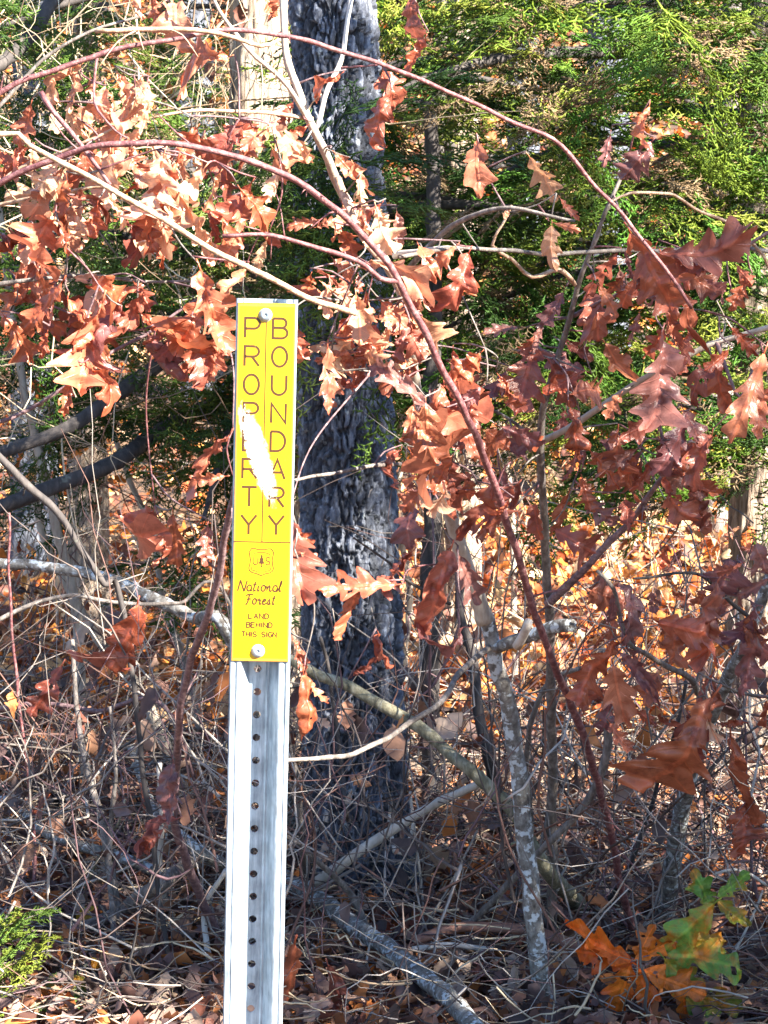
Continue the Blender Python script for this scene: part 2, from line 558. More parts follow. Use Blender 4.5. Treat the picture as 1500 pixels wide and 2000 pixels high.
def vnoise(u, v, NU, seed):
    """smooth value noise, periodic in u"""
    iu, iv = np.floor(u), np.floor(v)
    fu, fv = u - iu, v - iv
    fu, fv = fu * fu * (3 - 2 * fu), fv * fv * (3 - 2 * fv)
    g = lambda a, b: hash2(np.mod(a, NU), b, seed)
    return (g(iu, iv) * (1 - fu) + g(iu + 1, iv) * fu) * (1 - fv) + (g(iu, iv + 1) * (1 - fu) + g(iu + 1, iv + 1) * fu) * fv


def cells(u, v, NU, seed):
    iu, iv = np.floor(u), np.floor(v)
    d1 = np.full(u.shape, 9.0); d2 = np.full(u.shape, 9.0); idv = np.zeros(u.shape)
    for di in (-1, 0, 1):
        for dj in (-1, 0, 1):
            ci, cj = iu + di, iv + dj
            cw = np.mod(ci, NU)
            fx = ci + .15 + .7 * hash2(cw, cj, seed)
            fy = cj + .15 + .7 * hash2(cw, cj, seed + 9.3)
            d = np.abs(u - fx) ** 1.0 * 1.15 + np.abs(v - fy) * .85
            n1 = d < d1
            d2 = np.where(n1, d1, np.minimum(d2, d))
            idv = np.where(n1, hash2(cw, cj, seed + 4.1), idv)
            d1 = np.where(n1, d, d1)
    return d2 - d1, idv


def trunk(parent, name, pts, radii, mat, depth=.012, cw=.022, ch=.06, nseg=120, vstep=.008, seed=1, style='plate', zdet=2.2):
    """trunk with furrowed bark as real relief; pts are world points from the foot up"""
    S, par = spline(pts, vstep)
    rad = np.interp(par, np.linspace(0, 1, len(radii)), radii)
    root = Vector(parent.location)
    C = np.array([list(s - root) for s in S])
    # thin the rings high above the frame
    keep, last = [], -1
    for i, c in enumerate(C):
        if c[2] < zdet or i % 8 == 0 or i == len(C) - 1: keep.append(i)
    C, rad = C[keep], rad[keep]
    n = len(C)
    th = np.linspace(0, 2 * np.pi, nseg, endpoint=False)
    T, Z = np.meshgrid(th, C[:, 2])
    Rm = np.repeat(rad[:, None], nseg, 1)
    NU = max(6, int(round(2 * np.pi * rad.mean() / cw)))
    wv = .35 * np.sin(Z * 23 + T * 3) + .3 * np.sin(Z * 51 + T * 5 + 1.3)
    if style == 'plate':
        U1 = T / (2 * np.pi)
        w1 = vnoise(U1 * NU * 2, Z / ch * 3.1, NU * 2, 5.0 + seed) - .5
        w2 = vnoise(U1 * NU * 5, Z / ch * 6.3, NU * 5, 8.0 + seed) - .5
        e, idv = cells(U1 * NU + wv * .5 + w1 * .9 + w2 * .35, Z / ch + .3 * np.sin(T * 7) + w1 * .5 + w2 * .3, NU, seed)
        pl = np.clip(e / .3, 0, 1); pl = pl * pl * (3 - 2 * pl)
        e2, id2 = cells(T / (2 * np.pi) * NU * 2 + wv, Z / ch * 2.3, NU * 2, seed + 50)
        p2 = np.clip(e2 / .3, 0, 1)
        disp = depth * (pl * (.6 + .7 * idv) - .8) + depth * .3 * p2 * pl + depth * .45 * id2 * pl + depth * .25 * w2 * pl + depth * .3 * w1
    else:
        e, idv = cells(T / (2 * np.pi) * NU + wv * .4, Z / ch + .4 * np.sin(T * 5), NU, seed)
        pl = np.clip(e / .6, 0, 1)
        disp = depth * (pl * (.5 + .9 * idv) - .5)
    fl = 1 + .05 * np.sin(T * 3 + .6 + Z * .7) + .03 * np.sin(T * 5 + 2 - Z)
    flare = np.clip(1 - Z / .25, 0, 1) ** 2 * (.10 + .10 * np.sin(T * 5 + 1))
    rr = Rm * (fl + flare) + disp
    tint = (.45 + 1.1 * idv) * (.75 + .5 * vnoise(T / (2 * np.pi) * NU * 3, Z / ch * 5, NU * 3, 21.0 + seed))
    tcol = np.repeat(tint.reshape(-1, 1), 3, 1)
    X = C[:, 0][:, None] + rr * np.cos(T)
    Y = C[:, 1][:, None] + rr * np.sin(T)
    V = np.stack([X, Y, Z], -1).reshape(-1, 3)
    a = np.arange(n - 1)[:, None] * nseg + np.arange(nseg)[None]
    b = np.arange(n - 1)[:, None] * nseg + (np.arange(nseg)[None] + 1) % nseg
    Fc = np.stack([a, b, b + nseg, a + nseg], -1).reshape(-1, 4)
    return mesh_obj(name, V, Fc, M[mat], parent, col=tcol)


def simple_limb(parent, pts, r0, r1, mat, name='limb', seg=9):
    S, par = spline(pts, .04)
    root = Vector(parent.location)
    V, Fc = tube_geo([s - root for s in S], [r0 + (r1 - r0) * t for t in par], seg, .18, random.randint(0, 99), .1)
    return mesh_obj(name, V, Fc, M[mat], parent)


# the big shaded trunk behind the post
foot = gnd(696, 4.6)
big = thing("oak_tree", "dark furrowed tree trunk standing right behind the yellow sign post", "tree", foot)
tp = [foot + Vector((0, 0, -.05)), at(692, 1600, 4.6), at(683, 1300, 4.6), at(673, 900, 4.6), at(660, 450, 4.6), at(648, 0, 4.6),
      at(640, -500, 4.62), at(632, -1100, 4.66), at(622, -2000, 4.7)]
trunk(big, "trunk", tp, [w_ / 2 * 4.6 / F for w_ in (204, 188, 176, 165, 152, 141, 127, 105, 70)], 'trunk', seed=3, nseg=230, vstep=.004,
      depth=.016, cw=.0155, ch=.075)
for (py, dx, dy, dz, r) in ((-700, .9, .5, .8, .035), (-900, -1.0, .4, .7, .03), (-1300, .6, -.5, .9, .028), (-1600, -.5, -.3, .9, .022)):
    p = at(637, py, 4.65)
    simple_limb(big, [p, p + Vector((dx * .4, dy * .4, dz * .3)), p + Vector((dx, dy, dz))], r, .008, 'dark')


# ------------------------------------------------------------------ cedar foliage
def cones(segs, rad0):
    """segs (n, 2, 3) -> three-sided leaf cones"""
    p0, p1 = segs[:, 0], segs[:, 1]
    d = p1 - p0
    ln = np.linalg.norm(d, axis=1, keepdims=True) + 1e-9
    d = d / ln
    a = np.cross(d, np.array([0.13, 0.27, 0.95])); a /= np.linalg.norm(a, axis=1, keepdims=True) + 1e-9
    b = np.cross(d, a)
    n = len(p0)
    V = np.empty((n, 4, 3))
    r = np.asarray(rad0).reshape(-1, 1)
    for k in range(3):
        an = 2 * math.pi * k / 3
        V[:, k] = p0 + r * (a * math.cos(an) + b * math.sin(an))
    V[:, 3] = p1
    base = np.arange(n)[:, None] * 4
    Fc = np.concatenate([base + np.array([[0, 1, 3]]), base + np.array([[1, 2, 3]]), base + np.array([[2, 0, 3]])], 0)
    return V.reshape(-1, 3), Fc


def cedar_spray(seed):
    """one spray: a 0.36 m twig along +X with flattened, branching scale twigs"""
    r = np.random.default_rng(seed)
    segs, rad, woods = [], [], []
    ax = np.array([1.0, 0, 0])
    def turn(d, amt):
        v = d + r.normal(0, 1, 3) * np.array([1, 1, .55]) * amt
        return v / np.linalg.norm(v)
    L = .36
    pts = [np.zeros(3)]
    d = ax.copy()
    for i in range(9):
        d = turn(d, .12); pts.append(pts[-1] + d * L / 9)
        woods.append((pts[-2], pts[-1]))
    for i in range(17):
        t = (i + .5 + r.uniform(-.3, .3)) / 17 * .98
        p = pts[min(8, int(t * 9))] + (pts[min(9, int(t * 9) + 1)] - pts[min(8, int(t * 9))]) * (t * 9 % 1)
        s = 1 if i % 2 else -1
        d2 = turn(np.array([.75, s * .7, r.uniform(-.25, .35)]), .25)
        l2 = r.uniform(.05, .12) * (1.1 - .55 * t)
        segs.append((p, p + d2 * l2)); rad.append(.0024)
        for j in range(6):
            u = (j + 1) / 6
            p2 = p + d2 * l2 * u
            side = np.cross(d2, [0, 0, 1.0]) * (1 if j % 2 else -1)
            d3 = turn(d2 * .8 + side * .75, .38)
            l3 = r.uniform(.024, .048) * (1.15 - .4 * u)
            segs.append((p2, p2 + d3 * l3)); rad.append(.0026)
            for k in range(3):
                p3 = p2 + d3 * l3 * (.2 + .3 * k)
                sd3 = np.cross(d3, [0, 0, 1.0]) * (1 if k % 2 else -1)
                d4 = turn(d3 * .9 + sd3 * .7, .35)
                segs.append((p3, p3 + d4 * r.uniform(.011, .021))); rad.append(.0022)
    return np.array(segs), np.array(rad), np.array(woods)


SPRAYS = [cedar_spray(50 + i) for i in range(6)]


def frame(d, roll):
    d = d / np.linalg.norm(d)
    s = np.cross(np.array([0, 0, 1.0]), d)
    s /= np.linalg.norm(s) + 1e-9
    u = np.cross(d, s)
    c, q = math.cos(roll), math.sin(roll)
    s2, u2 = s * c + u * q, u * c - s * q
    return np.stack([d, s2, u2], 0)      # rows: images of x, y, z


def foliage_mesh(parent, places, name='foliage', greens=None, part_parent=None):
    """places: (pos, dir, scale, roll) in world"""
    root = np.array(parent.location)
    Vs, Fs, Cs = [], [], []
    off = 0
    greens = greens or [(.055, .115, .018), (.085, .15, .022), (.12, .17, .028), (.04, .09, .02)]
    for (p, d, sc, roll) in places:
        segs, rad, _ = SPRAYS[RNG.integers(len(SPRAYS))]
        A = frame(np.array(d, dtype=float), roll)
        sg = segs.reshape(-1, 3).copy()
        # droop of the tip
        sg[:, 2] -= .5 * sg[:, 0] ** 2
        sg = (sg * sc) @ A + (np.array(p) - root)
        V, Fc = cones(sg.reshape(-1, 2, 3), rad * (.35 + .65 * sc))
        g = np.array(greens[RNG.integers(len(greens))]) * RNG.uniform(.7, 1.3)
        c = np.repeat((g[None] * RNG.uniform(.75, 1.3, (len(segs), 1))), 4, 0)
        Vs.append(V); Fs.append(Fc + off); Cs.append(c); off += len(V)
    if not Vs: return None
    return mesh_obj(name, np.concatenate(Vs), np.concatenate(Fs), M['cedar'], part_parent or parent, col=np.concatenate(Cs), smooth=False)


def cedar(label, foot, rt, height, crown, mat='cedarbark', zlow=.55, nb=40, per=9, rad=1.2, lean=(0, 0), seed=1, nseg=64, group=None,
          amin=0, amax=2 * math.pi, greens=None, extra=(), inner=.35, topfac=.25, ban=None):
    """red cedar: shreddy trunk, boughs all round, feathery foliage on every bough"""
    r = random.Random(seed)
    foot = Vector(foot)
    t = thing("cedar_tree", label, "tree", foot, group)
    def axis(z): return Vector((foot.x + lean[0] * z, foot.y + lean[1] * z, foot.z + z))
    pts = [axis(-.05)] + [axis(height * k / 8) + Vector((r.uniform(-.01, .01), r.uniform(-.01, .01), 0)) for k in range(1, 9)]
    trunk(t, "trunk", pts, [rt, rt * .95, rt * .86, rt * .76, rt * .65, rt * .5, rt * .36, rt * .2, rt * .06], mat, depth=.012, cw=.014, ch=.22,
          nseg=nseg, vstep=.012, seed=seed, style='shred', zdet=2.4)
    places = []
    wood_v, wood_f = [], []
    for b_ in range(nb):
        z = zlow + (height - zlow) * ((b_ + r.random()) / nb) ** 1.15
        a = r.uniform(amin, amax)
        ln = rad * (1 - (1 - topfac) * (z - zlow) / (height - zlow)) * r.uniform(.7, 1.1)
        d = Vector((math.cos(a), math.sin(a), r.uniform(-.05, .35)))
        p0 = axis(z)
        p1 = p0 + d * ln * .5
        p2 = p0 + d * ln + Vector((0, 0, -.22 * ln * r.uniform(.3, 1.2)))
        S, par = spline([p0, p1, p2], .05)
        if ban and any(ban(q) for q in S[len(S) // 3:]): continue
        tv, tf = tube_geo([s - foot for s in S], [rt * .20 * (1 - .85 * u) + .002 for u in par], 6, .2, b_)
        if b_ < 90:
            mesh_obj("branch", tv, tf, M['dark'], t)
        for k in range(per):
            u = inner + (1 - inner) * (k + r.random()) / per
            q = S[min(len(S) - 1, int(u * (len(S) - 1)))]
            sd = 1 if k % 2 else -1
            dv = Vector((math.cos(a + sd * r.uniform(.2, 1.2)), math.sin(a + sd * r.uniform(.2, 1.2)), r.uniform(-.55, .35)))
            pos = q + Vector((r.uniform(-.06, .06), r.uniform(-.06, .06), r.uniform(-.08, .05)))
            if ban and (ban(pos) or ban(pos + dv * .25)): continue
            places.append((pos, dv, r.uniform(.75, 1.25), r.uniform(-.6, .6)))
    for (p, d, s_) in extra:
        places.append((p, d, s_, r.uniform(-.6, .6)))
    foliage_mesh(t, places, "foliage", greens)
    return t


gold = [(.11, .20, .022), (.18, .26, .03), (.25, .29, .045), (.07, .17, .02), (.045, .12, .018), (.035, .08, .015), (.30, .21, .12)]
cr = gnd(1478, 5.9)
# extra drooping sprays that fill the near face of the crown where the picture shows them
rx = random.Random(5)
ex = []
clumps = [(rx.uniform(690, 1560), rx.uniform(-120, 930), rx.uniform(4.95, 5.9)) for _ in range(62)]
for k in range(430):
    c_ = clumps[k % 62]
    px, py = rx.gauss(c_[0], 42), rx.gauss(c_[1], 36)
    if py > 700 and px < 1000: continue
    D = c_[2] + rx.uniform(-.08, .08)
    ex.append((at(px, py, D), Vector((rx.uniform(-1, .7), rx.uniform(-.9, .1), rx.uniform(-.7, .5))), rx.uniform(.45, 1.15)))
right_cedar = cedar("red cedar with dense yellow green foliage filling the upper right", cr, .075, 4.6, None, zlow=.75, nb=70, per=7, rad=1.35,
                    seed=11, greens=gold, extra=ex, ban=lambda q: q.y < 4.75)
ex = []
for (x0, x1, y0, y1, n_) in ((-60, 600, 0, 330, 70), (-40, 640, 330, 620, 55), (-40, 470, 620, 900, 60), (330, 450, 1060, 1180, 8), (560, 760, 330, 620, 24), (585, 720, 140, 540, -26)):
    for k in range(abs(n_)):
        D = rx.uniform(5.0, 5.7) if n_ > 0 else rx.uniform(4.15, 4.4)
        ux, uy = rx.uniform(x0, x1), rx.uniform(y0, y1)
        dv, sv_ = Vector((rx.uniform(-.9, .9), rx.uniform(-.8, .1), rx.uniform(-.8, .3))), rx.uniform(.55, 1.0)
        ue = ux + dv.normalized().x * .36 * sv_ * F / D
        ve = uy - dv.normalized().z * .36 * sv_ * F / D
        if n_ > 0 and max(ux, ue) > 415 and min(ux, ue) < 590 and min(uy, ve) < 300: continue
        ex.append((at(ux, uy, D), dv, sv_))
left_cedar = cedar("pale shaggy barked cedar trunk behind the brown leaves on the left", gnd(508, 5.75), .098, 5.0, None, zlow=.95, nb=46, per=4, rad=1.0,
                   seed=23, extra=ex, ban=lambda q: q.y < 4.9 or (q.x > -.55 and q.x < -.12 and q.y < 5.75 and q.z > 1.4))
# an added cedar, unseen to the right, placed to shade the trunk and thicket
shade_cedar = cedar("dense dark green cedar added out of view to the right to shade the thicket", (2.45, 2.75, gz(2.45, 2.75)), .09, 3.9, None, zlow=.5, nb=84, per=8, rad=1.15,
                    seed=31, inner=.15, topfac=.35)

# dark limbs of the left cedar crossing the left side
def limb_of(t, pts, w0, w1, mat, name='branch'):
    P = [at(*p) for p in pts]
    S, par = spline(P, .02)
    root = Vector(t.location)
    V, Fc = tube_geo([s - root for s in S], [(w0 + (w1 - w0) * u) / 2 * s.y / F for s, u in zip(S, par)], 10, .25, int(pts[0][0]) % 40, .12)
    return mesh_obj(name, V, Fc, M[mat], t)


small_shade_cedar = cedar("smaller dark cedar added for shade in front of the dense one, out of view to the right", (2.45, 1.95, gz(2.45, 1.95)), .06, 2.9, None, zlow=.35, nb=38, per=7, rad=.85,  # another unseen cedar, added to shade the near ground
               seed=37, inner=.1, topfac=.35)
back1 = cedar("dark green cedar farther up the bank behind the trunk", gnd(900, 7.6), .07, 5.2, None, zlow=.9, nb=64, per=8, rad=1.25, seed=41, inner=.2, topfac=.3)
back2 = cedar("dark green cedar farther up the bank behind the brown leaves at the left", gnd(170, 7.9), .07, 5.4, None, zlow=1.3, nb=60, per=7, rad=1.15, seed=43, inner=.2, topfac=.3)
limb_of(left_cedar, [(500, 620, 5.7), (420, 650, 5.5), (320, 705, 5.2), (200, 790, 5.0), (100, 850, 4.9), (-150, 930, 4.7)], 34, 24, 'dark')
limb_of(left_cedar, [(500, 780, 5.72), (400, 800, 5.5), (300, 850, 5.2), (220, 905, 5.0), (120, 945, 4.9), (0, 990, 4.8), (-200, 1060, 4.7)], 34, 28, 'dark')
limb_of(left_cedar, [(500, -60, 5.7), (300, -90, 5.5), (170, -60, 5.3), (105, 0, 5.2), (60, 70, 5.1), (0, 125, 5.0), (-80, 160, 4.9)], 34, 22, 'dark')
limb_of(right_cedar, [(1478, 130, 5.9), (1250, 105, 5.6), (1050, 105, 5.3), (930, 125, 5.2), (820, 160, 5.1), (760, 195, 5.0)], 30, 12, 'dark')

# ------------------------------------------------------------------ the boundary sign
SD = 2.34
z_top, z_bot = at(523, 592, SD).z, at(509, 1292, SD).z
SV = (z_top - z_bot) / 700.0            # metres per photo pixel on the sign
x_t, x_b = at(523, 592, SD).x, at(509, 1292, SD).x
lean = math.atan2(x_t - x_b, z_top - z_bot)
x_foot = x_b - (z_bot - 0.0) * math.tan(lean)
post = thing("boundary_sign", "yellow property boundary sign bolted to a perforated galvanized steel post", "sign", (x_foot, SD, gz(x_foot, SD)))
post.rotation_euler = (0, lean, R(2.0))
ZT = (z_top - gz(x_foot, SD)) / math.cos(lean)       # height of the sign's top edge along the post


def zl(y): return ZT + (592 - y) * SV


mm, nt, b = mat_new("galvanized_steel")
tc = nt.nodes.new("ShaderNodeTexCoord")
mp = nt.nodes.new("ShaderNodeMapping"); mp.inputs["Scale"].default_value = (1, 1, .12); nt.links.new(tc.outputs["Object"], mp.inputs[0])
n1 = noise_tex(nt, mp.outputs[0], 160, 5, .7)
r1 = ramp(nt, n1.outputs[0], [(.32, (.20, .25, .32)), (.5, (.38, .46, .54)), (.7, (.56, .63, .70))])
n2 = noise_tex(nt, tc.outputs["Object"], 45, 3, .5)
r2 = ramp(nt, n2.outputs[0], [(.35, (.6, .6, .6)), (.6, (1, 1, 1))])
mx = nt.nodes.new("ShaderNodeMixRGB"); mx.blend_type = 'MULTIPLY'; mx.inputs[0].default_value = .8
nt.links.new(r1.outputs[0], mx.inputs[1]); nt.links.new(r2.outputs[0], mx.inputs[2]); nt.links.new(mx.outputs[0], b.inputs["Base Color"])
b.inputs["Metallic"].default_value = .35
rr = nt.nodes.new("ShaderNodeMapRange"); rr.inputs[3].default_value = .3; rr.inputs[4].default_value = .55
nt.links.new(n1.outputs[0], rr.inputs[0]); nt.links.new(rr.outputs[0], b.inputs["Roughness"])
bp = nt.nodes.new("ShaderNodeBump"); bp.inputs["Strength"].default_value = .15; bp.inputs["Distance"].default_value = .001
nt.links.new(n1.outputs[0], bp.inputs["Height"]); nt.links.new(bp.outputs[0], b.inputs["Normal"])
M['steel'] = mm

# cross-section of the U channel in mm: (x, depth behind the flange face)
PROF = [(-33, 1.3), (-31.6, 0), (-28, 0), (-27.2, 1.0), (-25.6, 1.0), (-24.9, 0), (-20.5, 0), (-12, 25), (6.5, 25), (8.2, 23), (10.2, 23), (20.5, 0.6), (22, 0), (25.6, 0), (26.4, 1.0), (28, 1.0), (28.7, 0), (31.6, 0), (33, 1.3)]
TH = 2.6
ztop_post = zl(584)
WEB0, WEB1 = 7, 8       # the web is the segment between these profile points
V, Fc = [], []


def quad(a, b_, c, d):
    o0 = len(V); V.extend([Vector(a), Vector(b_), Vector(c), Vector(d)]); Fc.append((o0, o0 + 1, o0 + 2, o0 + 3))


def pt(x, y, z): return Vector((x / 1000, y / 1000, z))


zb = -.12
# offsets for the back face
def backp(i):
    x, y = PROF[i]
    a = Vector(PROF[max(0, i - 1)]); c = Vector(PROF[min(len(PROF) - 1, i + 1)])
    t = (c - a).normalized()
    n = Vector((-t.y, t.x))
    return (x + n.x * TH, y + n.y * TH)


for i in range(len(PROF) - 1):
    (xa, ya), (xb_, yb) = PROF[i], PROF[i + 1]
    (xc, yc), (xd, yd) = backp(i), backp(i + 1)
    if i != WEB0:
        quad(pt(xa, ya, zb), pt(xb_, yb, zb), pt(xb_, yb, ztop_post), pt(xa, ya, ztop_post))
        quad(pt(xd, yd, zb), pt(xc, yc, zb), pt(xc, yc, ztop_post), pt(xd, yd, ztop_post))
    quad(pt(xa, ya, ztop_post), pt(xb_, yb, ztop_post), pt(xd, yd, ztop_post), pt(xc, yc, ztop_post))
for i in (0, len(PROF) - 1):
    (xa, ya), (xc, yc) = PROF[i], backp(i)
    quad(pt(xa, ya, zb), pt(xa, ya, ztop_post), pt(xc, yc, ztop_post), pt(xc, yc, zb))
# web with real round holes, one every inch
pitch = 46.3 * SV
hx = (PROF[WEB0][0] + PROF[WEB1][0]) / 2
HR = 4.3
WH = (PROF[WEB1][0] - PROF[WEB0][0]) / 2
zc0 = zl(1315)
zs = []
k0 = int((ztop_post - zc0) / pitch) + 1
zz = zc0 + k0 * pitch
while zz - pitch / 2 > zb: zs.append(zz); zz -= pitch
for zc in zs:
    hi_, lo = min(ztop_post, zc + pitch / 2), max(zb, zc - pitch / 2)
    if hi_ - zc < .008:
        for yy in (25, 25 + TH):
            quad(pt(PROF[WEB0][0], yy, lo), pt(PROF[WEB1][0], yy, lo), pt(PROF[WEB1][0], yy, hi_), pt(PROF[WEB0][0], yy, hi_))
        continue
    SEGN = 24
    ring_o, ring_i = [], []
    for s in range(SEGN):
        a = 2 * math.pi * s / SEGN
        c, sn = math.cos(a), math.sin(a)
        kx_ = WH / max(abs(c), 1e-6); kz_ = ((hi_ - zc) if sn > 0 else (zc - lo)) * 1000 / max(abs(sn), 1e-6)
        k_ = min(kx_, kz_)
        ring_o.append((hx + c * k_, zc + sn * k_ / 1000)); ring_i.append((hx + c * HR, zc + sn * HR / 1000))
    for s in range(SEGN):
        s2 = (s + 1) % SEGN
        for yy in (25, 25 + TH):
            quad(pt(ring_o[s][0], yy, ring_o[s][1]), pt(ring_o[s2][0], yy, ring_o[s2][1]), pt(ring_i[s2][0], yy, ring_i[s2][1]), pt(ring_i[s][0], yy, ring_i[s][1]))
        quad(pt(ring_i[s][0], 25, ring_i[s][1]), pt(ring_i[s2][0], 25, ring_i[s2][1]), pt(ring_i[s2][0], 25 + TH, ring_i[s2][1]), pt(ring_i[s][0], 25 + TH, ring_i[s][1]))
    # corners of the cell left open by the ring
    for (cx_, cz_) in ((-WH, lo), (WH, lo), (WH, hi_), (-WH, hi_)):
        best = sorted(range(SEGN), key=lambda s: (ring_o[s][0] - hx - cx_) ** 2 + ((ring_o[s][1] - cz_) * 1000) ** 2)[:2]
        for yy in (25, 25 + TH):
            o0 = len(V)
            V.extend([pt(hx + cx_, yy, cz_), pt(ring_o[best[0]][0], yy, ring_o[best[0]][1]), pt(ring_o[best[1]][0], yy, ring_o[best[1]][1])]); Fc.append((o0, o0 + 1, o0 + 2))
mesh_obj("post", V, Fc, M['steel'], post, smooth=False)

# sign sheet with a patch of sun glare painted into its colour
def sign_material(name, base, rough, glare, strength, nsc=170, namp=2.0):
    m, nt, b = mat_new(name)
    tc = nt.nodes.new("ShaderNodeTexCoord")
    sp = nt.nodes.new("ShaderNodeSeparateXYZ"); nt.links.new(tc.outputs["Object"], sp.inputs[0])
    def mth(op, a, b_=None, c=None):
        x = nt.nodes.new("ShaderNodeMath"); x.operation = op
        for k, v in enumerate((a, b_, c)):
            if v is None: continue
            if isinstance(v, (int, float)): x.inputs[k].default_value = v
            else: nt.links.new(v, x.inputs[k])
        return x.outputs[0]
    # painted sun glare: long oval leaning to the right as it runs down
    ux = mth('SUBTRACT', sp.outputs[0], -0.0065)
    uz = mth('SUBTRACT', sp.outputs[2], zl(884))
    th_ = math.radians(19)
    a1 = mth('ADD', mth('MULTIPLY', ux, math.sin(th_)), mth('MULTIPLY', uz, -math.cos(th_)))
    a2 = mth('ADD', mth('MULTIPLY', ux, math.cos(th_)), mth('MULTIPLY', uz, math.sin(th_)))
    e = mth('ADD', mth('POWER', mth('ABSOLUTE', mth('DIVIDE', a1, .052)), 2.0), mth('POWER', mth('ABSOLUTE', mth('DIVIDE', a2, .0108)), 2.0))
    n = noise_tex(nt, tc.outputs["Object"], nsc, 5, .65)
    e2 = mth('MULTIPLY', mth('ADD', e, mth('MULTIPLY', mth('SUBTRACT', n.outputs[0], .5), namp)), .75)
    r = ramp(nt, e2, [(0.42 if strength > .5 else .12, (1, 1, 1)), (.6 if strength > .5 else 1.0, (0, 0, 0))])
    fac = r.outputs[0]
    n3 = noise_tex(nt, tc.outputs["Object"], 25, 4, .6)
    rb = ramp(nt, n3.outputs[0], [(.3, tuple(c * .85 for c in base)), (.65, base)])
    n4 = noise_tex(nt, tc.outputs["Object"], 210, 3, .7)
    r4 = ramp(nt, n4.outputs[0], [(.69, (0, 0, 0)), (.74, (.7, .7, .7))])
    mg = nt.nodes.new("ShaderNodeMixRGB"); mg.inputs[2].default_value = (.16, .09, .02, 1)
    nt.links.new(r4.outputs[0], mg.inputs[0]); nt.links.new(rb.outputs[0], mg.inputs[1])
    mx = nt.nodes.new("ShaderNodeMixRGB"); mx.inputs[2].default_value = (*glare, 1)
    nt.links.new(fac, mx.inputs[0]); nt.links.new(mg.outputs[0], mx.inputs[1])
    nt.links.new(mx.outputs[0], b.inputs["Base Color"])
    b.inputs["Roughness"].default_value = rough
    b.inputs["Coat Weight"].default_value = .15
    b.inputs["Coat Roughness"].default_value = .2
    return m


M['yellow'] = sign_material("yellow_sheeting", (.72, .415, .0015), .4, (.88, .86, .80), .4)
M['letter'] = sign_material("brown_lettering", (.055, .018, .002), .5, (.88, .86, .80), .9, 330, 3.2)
mm, nt, b = mat_new("sign_edge"); n = noise_tex(nt, None, 60); r = ramp(nt, n.outputs[0], [(.3, (.40, .17, .02)), (.7, (.50, .24, .03))])
nt.links.new(r.outputs[0], b.inputs["Base Color"]); b.inputs["Roughness"].default_value = .5; M['edge'] = mm

HALF = 55.5 * SV * 1000       # half width, mm
YF = -1.8                     # front of the sheet, mm before the flange
V, Fc = [], []
zt, zb_ = zl(592), zl(1292)
bev = .6
def ring(y, ins, z_in):
    o0 = len(V)
    V.extend([pt(-HALF + ins, y, zb_ + z_in), pt(HALF - ins, y, zb_ + z_in), pt(HALF - ins, y, zt - z_in), pt(-HALF + ins, y, zt - z_in)])
    return o0
a_ = ring(-.2, 0, 0); b0 = ring(YF + bev, 0, 0); c0 = ring(YF, bev, bev / 1000)
Fc.append((a_ + 3, a_ + 2, a_ + 1, a_))
for p_, q_ in ((a_, b0), (b0, c0)):
    for k in range(4): Fc.append((p_ + k, p_ + (k + 1) % 4, q_ + (k + 1) % 4, q_ + k))
Fc.append((c0, c0 + 1, c0 + 2, c0 + 3))
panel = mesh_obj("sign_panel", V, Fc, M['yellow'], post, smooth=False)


class Ink:
    """strokes of even width laid on the sheet"""
    def __init__(s, y=-0.25): s.V, s.F, s.y = [], [], YF + y
    def line(s, pts, wd, closed=False):
        P = [Vector((p[0], p[1])) for p in pts]
        if closed: P = P + [P[0]]
        n = len(P)
        o0 = len(s.V)
        for i in range(n):
            a = P[max(0, i - 1)]; c = P[min(n - 1, i + 1)]
            if closed and i in (0, n - 1): a, c = P[-2], P[1]
            t = (P[i] - a).normalized() + (c - P[i]).normalized()
            t = t.normalized() if t.length > 1e-6 else Vector((1, 0))
            nn = Vector((-t.y, t.x))
            # mitre
            if 0 < i < n - 1:
                t1 = (P[i] - P[i - 1]).normalized()
                k = max(.45, abs(nn.dot(Vector((-t1.y, t1.x)))))
            else: k = 1
            h = wd / 2 / k
            for sg in (-1, 1):
                q = P[i] + nn * h * sg
                s.V.append(pt(q.x * SV * 1000, s.y, zl(q.y)))
        for i in range(n - 1):
            s.F.append((o0 + 2 * i, o0 + 2 * i + 1, o0 + 2 * i + 3, o0 + 2 * i + 2))
        s.y -= .0008
    def poly(s, pts):
        o0 = len(s.V)
        s.V.extend(pt(p[0] * SV * 1000, s.y, zl(p[1])) for p in pts)
        s.F.append(tuple(range(o0, o0 + len(pts)))); s.y -= .0008
    def build(s, name, mat): return mesh_obj(name, s.V, s.F, mat, post, smooth=False)


def arc(cx, cy, rx, ry, a0, a1, n=14):
    return [(cx + rx * math.cos(R(a0 + (a1 - a0) * i / n)), cy + ry * math.sin(R(a0 + (a1 - a0) * i / n))) for i in range(n + 1)]


